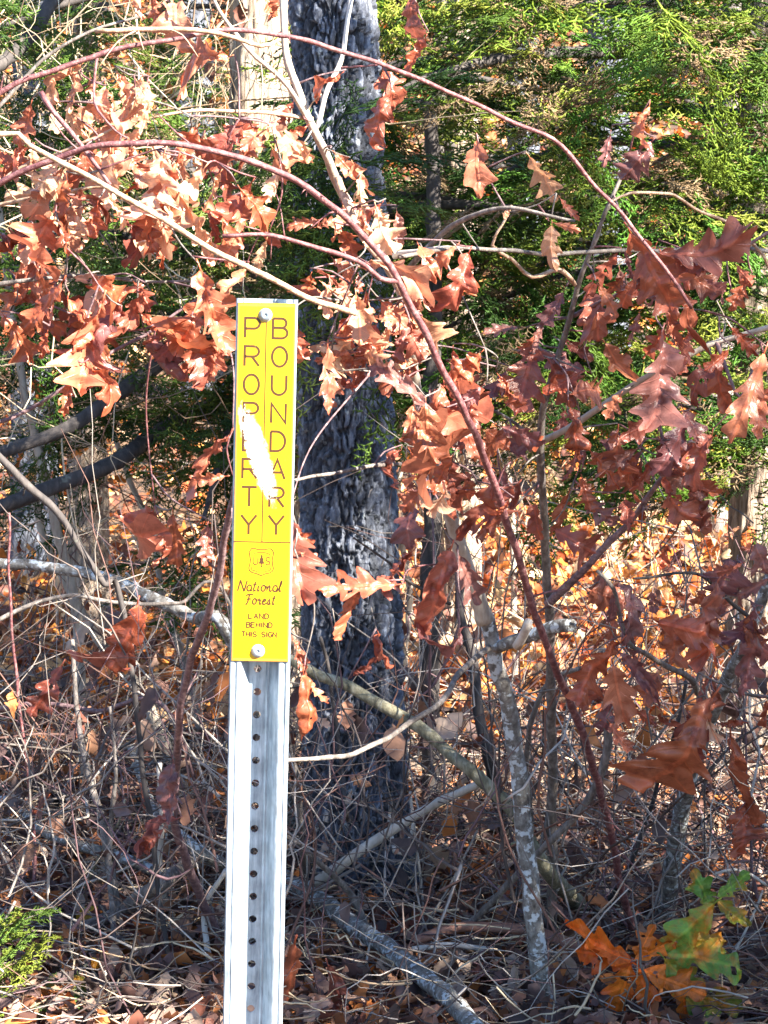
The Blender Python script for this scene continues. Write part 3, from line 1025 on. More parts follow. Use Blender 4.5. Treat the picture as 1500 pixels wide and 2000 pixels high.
# block capitals in a unit box: x 0..1, y 0 (top)..1 (bottom)
G = {
    'P': [[(0, 1), (0, 0), (.6, 0)] + arc(.6, .27, .4, .27, -90, 90)[1:] + [(0, .54)]],
    'R': [[(0, 1), (0, 0), (.6, 0)] + arc(.6, .26, .38, .26, -90, 90)[1:] + [(0, .52)], [(.5, .52), (1, 1)]],
    'O': [arc(.5, .5, .52, .5, 0, 360, 30)],
    'E': [[(.95, 0), (0, 0), (0, 1), (.95, 1)], [(0, .48), (.8, .48)]],
    'T': [[(-.02, 0), (1.02, 0)], [(.5, 0), (.5, 1)]],
    'Y': [[(-.04, 0), (.5, .5), (1.04, 0)], [(.5, .5), (.5, 1)]],
    'B': [[(0, 0), (.6, 0)] + arc(.6, .235, .32, .235, -90, 90)[1:] + [(0, .47)], [(.6, .47)] + arc(.6, .735, .4, .265, -90, 90)[1:] + [(0, 1), (0, 0)]],
    'U': [[(0, 0), (0, .62)] + arc(.5, .62, .5, .38, 180, 0)[1:] + [(1, 0)]],
    'N': [[(0, 1), (0, 0), (1, 1), (1, 0)]],
    'D': [[(0, 0), (.4, 0)] + arc(.4, .5, .6, .5, -90, 90)[1:] + [(0, 1), (0, 0)]],
    'A': [[(-.02, 1), (.5, 0), (1.02, 1)], [(.18, .66), (.82, .66)]],
    'L': [[(0, 0), (0, 1), (.9, 1)]],
    'H': [[(0, 0), (0, 1)], [(1, 0), (1, 1)], [(0, .48), (1, .48)]],
    'I': [[(.5, 0), (.5, 1)]],
    'S': [arc(.5, .26, .46, .26, -20, -270, 14) + arc(.5, .75, .48, .25, -90, 160, 14)],
    'G': [arc(.52, .5, .52, .5, -40, -320, 22) + [(1, .55), (.6, .55)]],
}


def word(ink, text, cx, y0, h, wl, gap, wd):
    wid = {'I': .35, ' ': .9}
    tot = sum(wl * wid.get(c, 1) for c in text) + gap * (len(text) - 1)
    x = cx - tot / 2
    for c in text:
        w_ = wl * wid.get(c, 1)
        for st in G.get(c, []):
            ink.line([(x + p[0] * w_, y0 + p[1] * h) for p in st], wd)
        x += w_ + gap


ink = Ink()
for i, c in enumerate("PROPERTY"):
    for st in G[c]: ink.line([(-41 + p[0] * 28, 621 + i * 54.6 + p[1] * 38) for p in st], 4.8)
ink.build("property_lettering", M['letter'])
ink = Ink()
for i, c in enumerate("BOUNDARY"):
    for st in G[c]: ink.line([(12.5 + p[0] * 28, 621 + i * 54.6 + p[1] * 38) for p in st], 4.8)
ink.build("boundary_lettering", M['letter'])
ink = Ink()
ink.line([(-.5, 628), (-.5, 1056)], 2.2)
ink.line([(-55, 1056), (55, 1056)], 2.4)
ink.build("divider_line", M['letter'])
ink = Ink(-.05)
for (a0, b0_) in (((-55, 596.3), (55, 596.3)), ((-55, 1288.4), (55, 1288.4))): ink.line([a0, b0_], 5.0)
for sgn in (-1, 1): ink.line([(sgn * 54, 593), (sgn * 54, 1291)], 2.6)
ink.build("border_line", M['edge'])
# shield emblem
ink = Ink()
def shield(cx, y0, w_, h):
    half = [(0, .03), (.12, .035), (.26, .0), (.40, .0), (.44, .05), (.50, .14), (.47, .27), (.44, .42), (.46, .58), (.50, .72), (.47, .82), (.36, .89), (.20, .92), (.08, .965), (0, 1)]
    return [(cx + x * w_, y0 + y * h) for x, y in half] + [(cx - x * w_, y0 + y * h) for x, y in reversed(half[1:-1])]
ink.line(shield(-1, 1069, 48, 53), 2.0, True)
ink.line(arc(-1, 1086, 20, 10, 205, 335, 10), 1.5)
ink.line([(-20, 1105), (-19, 1111), (-8, 1114)], 1.5); ink.line([(18, 1105), (17, 1111), (6, 1114)], 1.5); ink.line([(-3, 1115), (1, 1115)], 1.5)
for st in G['U']: ink.line([(-17 + p[0] * 9.5, 1085.5 + p[1] * 15) for p in st], 2.0)
for st in G['S']: ink.line([(8 + p[0] * 8, 1085.5 + p[1] * 15) for p in st], 2.0)
ink.poly([(-.5, 1079), (2, 1085), (.9, 1085), (4, 1091), (2.2, 1091), (5.5, 1098.5), (.4, 1098.5), (.4, 1103), (2.2, 1105), (-3.2, 1105), (-1.4, 1103), (-1.4, 1098.5), (-6.5, 1098.5), (-3.2, 1091), (-5, 1091), (-1.9, 1085), (-3, 1085)])
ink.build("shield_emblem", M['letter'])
# script lines
SCR = {
    'N': ([[(.0, 1), (.12, .05), (.16, .02), (.72, .98), (.78, .95), (.92, .0)]], 1.15),
    'a': ([arc(.45, .7, .38, .28, -30, -390, 16) + [(.84, .95), (1.0, .92)]], .78),
    't': ([[(.45, .1), (.3, .8), (.42, .98), (.8, .9)], [(.05, .38), (.8, .36)]], .62),
    'i': ([[(.3, .45), (.25, .9), (.4, .98), (.75, .9)], [(.38, .2), (.40, .24)]], .5),
    'o': ([arc(.45, .7, .36, .28, -40, 330, 16) + [(1.0, .55)]], .76),
    'n': ([[(.1, .5), (.12, .98), (.2, .66), (.42, .46), (.56, .56), (.56, .92), (.7, .98), (.95, .9)]], .82),
    'l': ([[(.05, .88), (.5, .3), (.58, .05), (.42, .0), (.3, .25), (.25, .8), (.4, .98), (.75, .9)]], .6),
    'F': ([[(.0, .16), (.25, .03), (1.0, .0)], [(.48, .05), (.40, .75), (.25, 1.0), (.1, .95)], [(.2, .5), (.8, .46)]], 1.05),
    'r': ([[(.1, .6), (.3, .46), (.32, .58), (.62, .56), (.55, .88), (.68, .98), (.95, .9)]], .7),
    'e': ([[(.1, .75), (.7, .62), (.6, .46), (.35, .46), (.14, .68), (.25, .95), (.55, .98), (.95, .85)]], .74),
    's': ([[(.0, .9), (.45, .46), (.62, .8), (.45, .98), (.15, .92)], [(.5, .97), (.9, .9)]], .7),
}
def script(ink, text, x0, x1, y0, h, wd, slant=3):
    tot = sum(SCR[c][1] for c in text)
    k = (x1 - x0) / tot
    x = x0
    for c in text:
        g, w_ = SCR[c]
        for st in g: ink.line([(x + p[0] * w_ * k + (1 - p[1]) * slant, y0 + p[1] * h) for p in st], wd)
        x += w_ * k
ink = Ink()
script(ink, "National", -46, 41, 1132, 21, 3.0)
script(ink, "Forest", -32, 28, 1159, 20, 3.0)
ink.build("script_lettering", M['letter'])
ink = Ink()
word(ink, "LAND", -4, 1197, 10, 7.4, 3.2, 2.5)
word(ink, "BEHIND", -2.5, 1214.5, 10, 7.2, 2.4, 2.5)
word(ink, "THIS SIGN", -2.5, 1233, 10, 6.6, 2.2, 2.5)
ink.build("small_lettering", M['letter'])


def bolt(name, lx, y):
    V, Fc = [], []
    prof = [(7.4, 0), (7.4, -.9), (6.8, -1.4), (6.2, -1.6), (6.0, -2.9), (5.0, -4.0), (3.2, -4.6), (1.3, -4.7), (1.2, -3.6), (0.01, -3.6)]
    n = 28
    for (r_, d_) in prof:
        for s in range(n):
            a = 2 * math.pi * s / n
            V.append(pt(lx * SV * 1000 + r_ * math.cos(a), YF + .1 + d_, zl(y) + r_ * math.sin(a) / 1000))
    for i in range(len(prof) - 1):
        for s in range(n): Fc.append((i * n + s, i * n + (s + 1) % n, (i + 1) * n + (s + 1) % n, (i + 1) * n + s))
    mesh_obj(name, V, Fc, M['steel'], post)


bolt("bolt", -2.5, 615)
bolt("bolt", -4.0, 1271)


# ------------------------------------------------------------------ thicket in front: canes and oak saplings
def gp(px, py, lift=0.0):
    """point of the ground seen at a photo pixel, raised by lift metres"""
    D = 4247 * 1.3 / max(300, (py - 560))
    for _ in range(12):
        p = at(px, py, D)
        e = p.z - gz(p.x, p.y)
        D *= 1 + e / 1.3 * .9
    p = at(px, py, D)
    return p + Vector((0, 0, lift))


# ---- oak sapling whose brown leaves hang over the upper left
rt = gnd(-330, 2.95)
LS = Plant("oak_sapling", "oak sapling with tan and orange dead leaves hanging left of the yellow sign", "sapling", rt)
LS.stem([rt, at(-290, 1300, 2.95), at(-210, 800, 2.98), at(-150, 450, 3.0), at(-60, 150, 3.05), (20, -120, 3.1)], 26, 9, 'grey')
LS.stem([(-120, 420, 3.0), (0, 400, 2.95), (100, 378, 2.9), (205, 365, 2.88), (260, 400, 2.86), (330, 432, 2.85)], 9, 5, 'cane_tan', 'branch', spurs=3)
LS.stem([(-200, 640, 2.98), (-60, 575, 2.95), (60, 545, 2.93), (180, 540, 2.95), (290, 548, 2.98), (392, 552, 3.0)], 11, 5, 'grey', 'branch', spurs=4)
LS.stem([(-170, 480, 3.0), (-80, 420, 2.98), (20, 340, 2.95), (60, 318, 2.94), (120, 296, 2.92), (190, 265, 2.9), (240, 230, 2.9), (270, 170, 2.9), (268, 135, 2.92)], 9, 4, 'cane_tan', 'branch', spurs=3)
LS.stem([(80, 180, 2.86), (120, 235, 2.85), (160, 290, 2.84), (205, 350, 2.84), (215, 362, 2.84)], 11, 7, 'cane', 'branch')
LS.stem([(-110, 330, 3.02), (0, 210, 3.0), (80, 120, 3.0), (180, 60, 3.0), (300, 20, 3.02), (360, -40, 3.05)], 9, 4, 'grey', 'branch')
LS.stem([(190, 110, 2.9), (186, 180, 2.9), (192, 215, 2.88), (225, 255, 2.87), (250, 270, 2.87)], 6, 4, 'cane', 'branch')
LS.stem([(-180, 700, 3.0), (-40, 820, 3.02), (60, 800, 3.05), (200, 700, 3.05), (300, 640, 3.08), (420, 560, 3.1)], 10, 5, 'cane_dull', 'branch', spurs=3)
for (bx, by, tx, ty, D, c) in [
    (158, 128, 104, 194, 2.9, 'p'), (150, 138, 142, 205, 2.92, 'p'), (176, 150, 190, 212, 2.9, 'p'), (205, 168, 198, 240, 2.9, 'p'), (212, 180, 222, 215, 2.9, 'p'),
    (278, 150, 252, 245, 2.9, 'p'), (268, 160, 292, 212, 2.89, 'p'), (262, 182, 240, 248, 2.9, 'p'), (240, 236, 282, 205, 2.9, 'p'), (140, 190, 168, 258, 2.93, 'p'),
    (60, 205, 34, 300, 2.9, 'r'), (55, 290, 20, 340, 2.92, 'o'), (105, 215, 112, 262, 2.92, 'p'), (66, 285, 60, 335, 2.9, 'p'), (160, 238, 188, 262, 2.9, 'p'),
    (120, 330, 62, 420, 2.85, 'p'), (60, 345, 125, 372, 2.86, 'p'), (130, 350, 138, 455, 2.84, 'o'), (138, 385, 205, 432, 2.88, 'r'), (105, 430, 78, 540, 2.83, 'o'),
    (118, 425, 132, 500, 2.85, 'o'), (60, 455, 20, 462, 2.9, 'r'), (165, 300, 150, 352, 2.88, 'r'), (215, 300, 200, 390, 2.88, 'p'), (252, 285, 290, 335, 2.89, 'o'),
    (320, 300, 262, 432, 2.82, 'p'), (300, 395, 330, 452, 2.84, 'p'), (345, 318, 292, 472, 2.82, 'o'), (338, 340, 378, 420, 2.84, 'p'), (385, 250, 348, 318, 2.9, 'o'),
    (380, 262, 445, 352, 2.92, 'r'), (398, 330, 322, 432, 2.84, 'p'), (215, 385, 240, 446, 2.84, 'p'), (430, 338, 400, 400, 2.9, 'p'), (190, 400, 176, 462, 2.86, 'o'),
    (475, 245, 415, 308, 2.95, 'r'), (525, 245, 585, 300, 2.95, 'p'), (560, 262, 612, 318, 2.95, 'p'), (500, 262, 470, 330, 2.96, 'r'), (490, 358, 430, 432, 2.9, 'r'),
    (470, 370, 520, 440, 2.9, 'o'), (545, 330, 520, 398, 2.92, 'p'), (532, 290, 560, 356, 2.95, 'p'), (440, 300, 425, 350, 2.95, 'r'), (445, 112, 352, 150, 2.95, 'o'),
    (338, 10, 352, 104, 3.0, 'p'), (300, -5, 312, 62, 3.0, 'r'), (520, -15, 545, 38, 3.05, 'o'), (280, -20, 275, 40, 3.0, 'p'), (360, 60, 345, 104, 3.0, 'p'),
    (95, 498, 25, 560, 2.93, 'r'), (72, 525, 105, 602, 2.9, 'o'), (120, 552, 38, 655, 2.85, 'o'), (132, 585, 116, 700, 2.86, 'o'), (200, 590, 158, 775, 2.82, 'o'),
    (262, 552, 292, 610, 2.92, 'r'), (235, 612, 206, 728, 2.86, 'u'), (270, 560, 198, 612, 2.9, 'o'), (140, 735, 124, 812, 2.84, 'o'), (178, 715, 204, 795, 2.84, 'o'),
    (92, 650, 76, 694, 2.9, 'o'), (185, 560, 232, 640, 2.9, 'o'), (150, 545, 190, 602, 2.92, 'p'), (290, 655, 352, 742, 2.95, 'u'), (362, 640, 302, 706, 2.95, 'r'),
    (392, 528, 452, 700, 2.8, 'o'), (480, 525, 428, 622, 2.82, 'p'), (405, 590, 345, 690, 2.9, 'o'), (378, 640, 396, 764, 2.9, 'r'), (430, 660, 400, 735, 2.9, 'o'),
    (448, 850, 385, 968, 2.9, 'r'), (440, 930, 372, 935, 2.92, 'o'), (300, 1000, 284, 1090, 3.2, 'o'), (338, 1005, 348, 1112, 3.2, 'o'), (318, 1030, 310, 1105, 3.2, 'r'),
    (405, 1028, 396, 1105, 3.1, 'r'), (520, 470, 500, 540, 2.95, 'p'), (470, 455, 440, 520, 2.95, 'o'), (10, 620, 60, 700, 2.9, 'o'), (245, 430, 262, 500, 3.0, 'r'),
]:
    LS.leaf((bx, by), (tx, ty), D, c)

fill(LS, 26, 50, 400, 290, 440, 2.88, 3.05, 'pppo', 55, 115)
fill(LS, 12, 180, 300, 130, 260, 2.9, 3.0, 'p', 35, 70)
fill(LS, 14, 20, 300, 520, 680, 2.9, 3.05, 'oor', 60, 130)
fill(LS, 8, 330, 450, 540, 720, 2.88, 3.0, 'oor', 60, 120)
fill(LS, 10, 380, 560, 240, 420, 2.95, 3.1, 'rpo')
# ---- oak sapling in the middle: pale stem from the lower right up to the top left
rt = gnd(1085, 3.76)
MS = Plant("oak_sapling", "pale grey oak sapling right of the dark trunk, leaning to the upper left", "sapling", rt)
MS.stem([rt, (1052, 1880, 3.75), (1022, 1600, 3.72), (1000, 1420, 3.68), (968, 1290, 3.64), (950, 1200, 3.62)], 40, 29, 'lichen', knots=.06, wob=.2, seg=12)
MS.stem([(948, 1215, 3.62), (915, 1120, 3.58), (885, 1020, 3.54), (852, 920, 3.5), (835, 860, 3.48)], 34, 24, 'pale', 'branch', wob=.2, seg=10)
MS.stem([(840, 880, 3.48), (815, 760, 3.4), (800, 640, 3.3), (770, 540, 3.22), (730, 470, 3.15), (680, 395, 3.1), (640, 310, 3.05), (612, 248, 3.02), (585, 185, 3.0), (560, 100, 3.0), (552, -30, 3.02)], 24, 13, 'pale', 'branch', seg=9)
MS.stem([(612, 248, 3.02), (575, 190, 2.98), (530, 140, 2.96), (480, 95, 2.94), (430, 20, 2.93), (400, -60, 2.93)], 11, 6, 'pale', 'branch')
MS.stem([(618, 250, 3.03), (640, 170, 3.05), (665, 110, 3.07), (680, 40, 3.1), (695, -40, 3.12)], 10, 8, 'bleached', 'branch')
MS.stem([(610, 232, 3.02), (540, 220, 2.98), (450, 214, 2.95), (380, 215, 2.92), (300, 230, 2.9)], 9, 5, 'cane_tan', 'branch', spurs=3)
MS.stem([(660, 350, 3.06), (690, 420, 3.0), (720, 480, 2.98), (760, 530, 2.98), (800, 600, 2.98)], 16, 10, 'cane_tan', 'branch')
MS.stem([(955, 1265, 3.62), (900, 1310, 3.5), (860, 1370, 3.4), (800, 1412, 3.3), (720, 1460, 3.2), (640, 1480, 3.1), (556, 1485, 3.05)], 13, 9, 'grey', 'branch', wob=.1)
MS.stem([(965, 1270, 3.63), (1000, 1252, 3.6), (1040, 1240, 3.58), (1090, 1225, 3.55), (1118, 1222, 3.53)], 24, 28, 'lichen', 'branch', wob=.2)
MS.stem([(1010, 1262, 3.56), (1022, 1240, 3.53), (1030, 1215, 3.5)], 20, 17, 'bleached', 'stub', wob=.05, knots=.05)
MS.stem([(780, 545, 3.2), (850, 470, 3.15), (900, 432, 3.1), (980, 405, 3.05), (1060, 418, 3.02), (1120, 430, 3.0)], 13, 6, 'grey', 'branch', spurs=3)
MS.stem([(770, 500, 3.2), (830, 488, 3.15), (900, 486, 3.1)], 13, 8, 'bleached', 'branch')
MS.stem([(880, 1180, 3.6), (800, 1140, 3.55), (760, 1100, 3.5), (690, 1050, 3.45)], 7, 4, 'dark', 'branch')
MS.stem([(852, 920, 3.5), (830, 905, 3.45), (740, 910, 3.3), (650, 922, 3.2), (572, 938, 3.1)], 10, 6, 'grey', 'branch')
for (bx, by, tx, ty, D, c) in [
    (712, 525, 815, 562, 2.92, 'p'), (735, 405, 765, 486, 2.95, 'p'), (700, 420, 742, 470, 2.98, 'p'), (775, 415, 782, 486, 3.0, 'u'), (818, 480, 852, 545, 2.98, 'o'),
    (890, 482, 835, 545, 2.98, 'o'), (915, 495, 862, 608, 3.0, 'r'), (905, 520, 898, 585, 3.0, 'o'), (695, 575, 704, 668, 2.98, 'p'), (722, 600, 742, 690, 3.0, 'p'),
    (640, 680, 642, 812, 2.95, 'r'), (655, 735, 715, 690, 3.0, 'r'), (835, 795, 718, 712, 2.9, 'u'), (800, 640, 760, 720, 3.02, 'u'), (690, 690, 612, 705, 2.98, 'o'),
    (832, 788, 842, 884, 3.05, 'o'), (812, 830, 852, 905, 3.06, 'o'), (868, 760, 925, 826, 3.1, 'r'), (852, 850, 828, 930, 3.1, 'o'), (905, 830, 948, 905, 3.15, 'r'),
    (938, 690, 885, 745, 3.1, 'o'), (940, 755, 884, 802, 3.1, 'u'), (808, 790, 788, 858, 3.05, 'o'), (920, 790, 900, 850, 3.1, 'r'), (872, 930, 845, 990, 3.2, 'p'),
    (880, 1075, 832, 1235, 3.3, 'O'), (896, 1085, 938, 1180, 3.35, 'u'), (1005, 950, 892, 1045, 3.3, 'r'), (905, 1225, 815, 1232, 3.3, 'u'), (985, 1010, 930, 1060, 3.35, 'r'),
    (772, 1142, 622, 1152, 3.2, 'o'), (700, 1150, 668, 1250, 3.2, 'o'), (805, 1078, 745, 1150, 3.3, 'r'), (740, 1238, 770, 1300, 3.4, 'o'), (690, 1320, 735, 1290, 3.4, 'r'),
    (805, -10, 818, 92, 3.0, 'r'), (830, 75, 795, 140, 3.0, 'o'), (748, 140, 765, 225, 3.05, 'r'), (762, 190, 738, 295, 3.03, 'r'), (665, 145, 612, 188, 3.0, 'o'),
    (655, 300, 700, 350, 3.0, 'o'), (690, 320, 722, 380, 3.0, 'p'), (705, 352, 712, 420, 3.0, 'p'), (620, 430, 560, 445, 3.0, 'r'), (585, 295, 560, 350, 3.0, 'p'),
    (600, 245, 550, 275, 3.0, 'o'), (572, 200, 545, 250, 3.0, 'r'), (564, 1015, 588, 1165, 2.78, 'r'), (572, 1030, 612, 1070, 2.8, 'o'), (588, 1080, 625, 1100, 2.76, 'o'),
    (572, 620, 592, 700, 2.75, 'o'), (592, 1318, 588, 1448, 2.8, 'O'), (600, 1330, 640, 1375, 2.8, 'o'), (572, 1250, 596, 1325, 2.82, 'r'), (785, 620, 812, 690, 3.05, 'o'),
    (745, 590, 795, 640, 3.0, 'o'), (680, 630, 660, 690, 3.0, 'o'), (760, 640, 735, 700, 3.02, 'p'),
]:
    MS.leaf((bx, by), (tx, ty), D, c.lower(), 'plain' if c.isupper() else None, 1.3 if c.isupper() else None, dd=.1 if c.isupper() else None)

fill(MS, 34, 640, 830, 540, 740, 2.95, 3.15, 'ppro', 35, 85)
fill(MS, 14, 600, 760, 380, 560, 2.95, 3.1, 'pro', 35, 75)
fill(MS, 24, 780, 1000, 680, 1000, 3.1, 3.35, 'orru', 45, 95)
# ---- thin oak sapling to the right with the reddish shaded leaves
rt = gnd(1085, 4.2)
TS = Plant("oak_sapling", "thin upright sapling carrying red brown leaves in front of the green cedar", "sapling", rt)
TS.stem([rt, (1078, 1500, 3.9), (1072, 1200, 3.65), (1060, 1000, 3.5), (1055, 850, 3.4), (1072, 760, 3.35), (1105, 645, 3.3), (1138, 530, 3.25), (1190, 400, 3.2), (1230, 300, 3.2)], 22, 6, 'grey', seg=9, spurs=4)
TS.stem([(1070, 1180, 3.6), (1140, 1110, 3.5), (1230, 1020, 3.45), (1290, 940, 3.4), (1350, 860, 3.35)], 18, 7, 'cane_dull', 'branch', spurs=3)
TS.stem([(1112, 620, 3.3), (1240, 560, 3.22), (1330, 545, 3.2), (1420, 500, 3.18), (1500, 455, 3.15), (1580, 420, 3.15)], 9, 6, 'cane_dull', 'branch', spurs=3)
TS.stem([(1130, 560, 3.27), (1090, 525, 3.2), (1040, 540, 3.18), (1000, 505, 3.15), (960, 478, 3.13), (985, 430, 3.12), (1000, 400, 3.12)], 10, 4, 'cane_tan', 'branch')
TS.stem([(1060, 860, 3.42), (1140, 820, 3.38), (1250, 742, 3.32), (1300, 715, 3.28), (1400, 670, 3.25), (1500, 640, 3.22), (1620, 610, 3.2)], 13, 10, 'pale', 'branch', spurs=3)
TS.stem([(1055, 870, 3.42), (1010, 830, 3.42), (960, 800, 3.4), (900, 790, 3.35)], 8, 4, 'grey', 'branch')
TS.stem([(1400, 670, 3.25), (1420, 720, 3.22), (1445, 775, 3.2), (1470, 720, 3.2)], 9, 5, 'cane_dull', 'branch')
TS.stem([(1262, 735, 3.32), (1285, 800, 3.3), (1300, 880, 3.3), (1345, 950, 3.3)], 8, 4, 'cane_dull', 'branch')
for (bx, by, tx, ty, D, c) in [
    (1232, 455, 1322, 625, 3.1, 'o'), (1285, 495, 1448, 456, 3.12, 'r'), (1300, 500, 1392, 535, 3.12, 'r'), (1205, 495, 1140, 585, 3.2, 'r'), (1222, 490, 1235, 540, 3.15, 'u'),
    (1215, 545, 1155, 645, 3.2, 'o'), (1170, 560, 1205, 620, 3.2, 'o'), (1242, 545, 1215, 600, 3.18, 'o'), (1335, 575, 1378, 668, 3.15, 'r'), (1375, 545, 1415, 590, 3.15, 'u'),
    (1462, 545, 1425, 608, 3.15, 'o'), (1418, 570, 1395, 560, 3.15, 'u'), (1248, 612, 1232, 672, 3.2, 'u'), (1300, 600, 1332, 690, 3.18, 'o'), (1298, 645, 1255, 700, 3.2, 'o'),
    (1292, 655, 1262, 838, 3.1, 'u'), (1345, 640, 1322, 730, 3.18, 'o'), (1428, 640, 1482, 694, 3.15, 'o'), (1422, 685, 1376, 724, 3.15, 'o'), (1492, 690, 1425, 868, 3.05, 'o'),
    (1500, 760, 1480, 860, 3.08, 'o'), (1075, 710, 1122, 796, 3.25, 'r'), (1128, 730, 1062, 770, 3.26, 'o'), (1045, 672, 1006, 812, 3.3, 'r'), (1060, 630, 1040, 690, 3.3, 'u'),
    (1010, 690, 1052, 720, 3.3, 'o'), (1020, 740, 975, 770, 3.3, 'r'), (1112, 795, 1132, 900, 3.2, 'o'), (1118, 770, 1178, 775, 3.22, 'r'), (1282, 815, 1210, 856, 3.2, 'r'),
    (1340, 812, 1276, 930, 3.2, 'u'), (1335, 800, 1382, 886, 3.2, 'u'), (1130, 880, 1100, 940, 3.25, 'r'), (1352, 950, 1392, 1036, 3.2, 'r'), (1318, 915, 1406, 965, 3.2, 'o'),
    (1300, 930, 1352, 1010, 3.2, 'r'), (1110, 965, 1078, 1048, 3.3, 'o'), (1150, 965, 1196, 1016, 3.3, 'u'), (1085, 1036, 1165, 1082, 3.3, 'r'), (1222, 975, 1228, 1048, 3.3, 'r'),
    (1008, 940, 1000, 1006, 3.35, 'r'), (1240, 880, 1170, 930, 3.25, 'u'), (1290, 860, 1330, 930, 3.2, 'r'), (1275, 900, 1230, 960, 3.22, 'r'), (1390, 850, 1360, 960, 3.2, 'r'),
    (932, 275, 938, 388, 3.15, 'o'), (928, 340, 912, 350, 3.15, 'o'), (1268, 208, 1256, 285, 3.15, 'o'), (1272, 278, 1212, 352, 3.15, 'u'), (1192, 262, 1178, 325, 3.4, 'u'),
    (1035, 308, 1085, 395, 3.1, 'p'), (1095, 388, 1130, 432, 3.1, 'o'), (1085, 436, 1135, 452, 3.1, 'o'), (1078, 440, 1080, 520, 3.1, 'p'), (985, 428, 995, 410, 3.1, 'p'),
    (1440, 520, 1470, 560, 3.15, 'r'), (1100, 570, 1060, 640, 3.25, 'u'), (1205, 840, 1180, 900, 3.3, 'u'), (1395, 720, 1350, 790, 3.25, 'r'),
]:
    TS.leaf((bx, by), (tx, ty), D, c)

fill(TS, 24, 1130, 1460, 480, 960, 3.2, 3.4, 'ooorru', 45, 95)
fill(TS, 10, 980, 1180, 640, 1000, 3.3, 3.45, 'oru', 50, 95)
# ---- mottled stem at the lower right with big curled leaves
rt = gp(1288, 1832)
RS = Plant("oak_sapling", "mottled dark sapling stem at the lower right with big curled copper leaves", "sapling", rt)
RS.stem([rt, (1305, 1740, 4.25), (1328, 1600, 4.1), (1365, 1460, 3.95), (1405, 1360, 3.85), (1445, 1280, 3.75), (1480, 1190, 3.7), (1530, 1060, 3.65), (1600, 900, 3.6)], 38, 18, 'lichen', seg=11, wob=.2, knots=.06)
RS.stem([(1388, 1395, 3.88), (1350, 1330, 3.7), (1300, 1300, 3.6), (1250, 1270, 3.5), (1220, 1240, 3.45), (1200, 1150, 3.4), (1165, 1115, 3.4)], 14, 7, 'grey', 'branch', spurs=2)
RS.stem([(1410, 1350, 3.84), (1500, 1360, 3.7), (1430, 1345, 3.6), (1330, 1295, 3.5)], 7, 4, 'grey', 'branch')
RS.stem([(1470, 1215, 3.7), (1420, 1170, 3.6), (1360, 1120, 3.5), (1240, 1128, 3.45)], 9, 5, 'dark', 'branch')
for (bx, by, tx, ty, D, c) in [
    (1200, 1145, 1215, 1258, 3.4, 'u'), (1195, 1160, 1188, 1218, 3.4, 'u'), (1212, 1255, 1132, 1378, 3.35, 'o'), (1210, 1275, 1290, 1375, 3.36, 'u'), (1198, 1300, 1222, 1410, 3.36, 'o'),
    (1285, 1215, 1392, 1295, 3.4, 'o'), (1400, 1140, 1345, 1258, 3.45, 'r'), (1472, 1190, 1412, 1258, 3.5, 'u'), (1492, 1240, 1455, 1362, 3.5, 'u'), (1478, 1060, 1510, 1125, 3.45, 'u'),
    (1392, 1362, 1256, 1550, 3.5, 'o'), (1380, 1380, 1325, 1500, 3.52, 'R'), (1385, 1375, 1400, 1440, 3.5, 'p'), (1428, 1440, 1455, 1610, 3.6, 'O'), (1455, 1570, 1455, 1668, 3.6, 'o'),
    (1450, 1590, 1490, 1620, 3.6, 'o'), (1500, 1130, 1440, 1180, 3.5, 'u'), (1450, 1100, 1400, 1120, 3.5, 'r'), (1260, 1190, 1240, 1290, 3.45, 'u'), (1330, 1220, 1310, 1290, 3.45, 'r'),
]:
    RS.leaf((bx, by), (tx, ty), D, c.lower(), 'plain' if c.isupper() else None, 1.1 if c.isupper() else None, dd=.1 if c.isupper() else None)

fill(RS, 30, 1130, 1500, 1060, 1420, 3.5, 3.7, 'oorru', 40, 85)
# ---- arching canes
def cane(label, pts, w0, w1, mat, root=None, name="bramble_cane", cat="cane", thorns=0, spurs=0, leaves=(), seg=8):
    p0 = pts[0] if isinstance(pts[0], Vector) else at(*pts[0])
    P = Plant(name, label, cat, p0)
    P.stem(pts, w0, w1, mat, 'stem', thorns=thorns, spurs=spurs, seg=seg)
    for l in leaves: P.leaf(*l)
    return P


RC = cane("long red bramble cane arching over the sign's top across the cedar", [gnd(-420, 2.75), at(-330, 900, 2.74), at(-200, 350, 2.72), (0, 178, 2.7), (100, 140, 2.7), (200, 105, 2.7), (330, 75, 2.7), (430, 57, 2.72),
     (560, 70, 2.75), (640, 90, 2.78), (740, 125, 2.8), (870, 175, 2.85), (980, 232, 2.9), (1080, 270, 2.92), (1140, 338, 2.95), (1200, 400, 2.98), (1255, 470, 3.0), (1310, 535, 3.02), (1350, 600, 3.05)], 11.5, 7, 'cane', thorns=14, spurs=7)
RC.stem([(545, 78, 2.74), (510, 88, 2.72), (430, 66, 2.7), (300, 58, 2.7), (190, 57, 2.7)], 8, 10, 'cane_tan', 'branch', spurs=4)
PC = cane("thick purple red bramble cane running down right of the dark trunk", [gp(1240, 1850), (1230, 1800, 4.15), (1205, 1690, 4.0), (1180, 1570, 3.85), (1140, 1440, 3.65), (1085, 1300, 3.48), (1040, 1180, 3.35), (1000, 1050, 3.22), (960, 930, 3.12),
     (915, 820, 3.02), (870, 735, 2.96), (830, 650, 2.92), (800, 590, 2.9), (760, 520, 2.87), (700, 450, 2.84), (640, 395, 2.8), (560, 345, 2.78), (470, 308, 2.76), (400, 288, 2.75), (310, 277, 2.75), (200, 280, 2.76), (110, 308, 2.78), (0, 360, 2.8), (-60, 400, 2.82)],
     16, 11, 'cane', thorns=22, spurs=8)
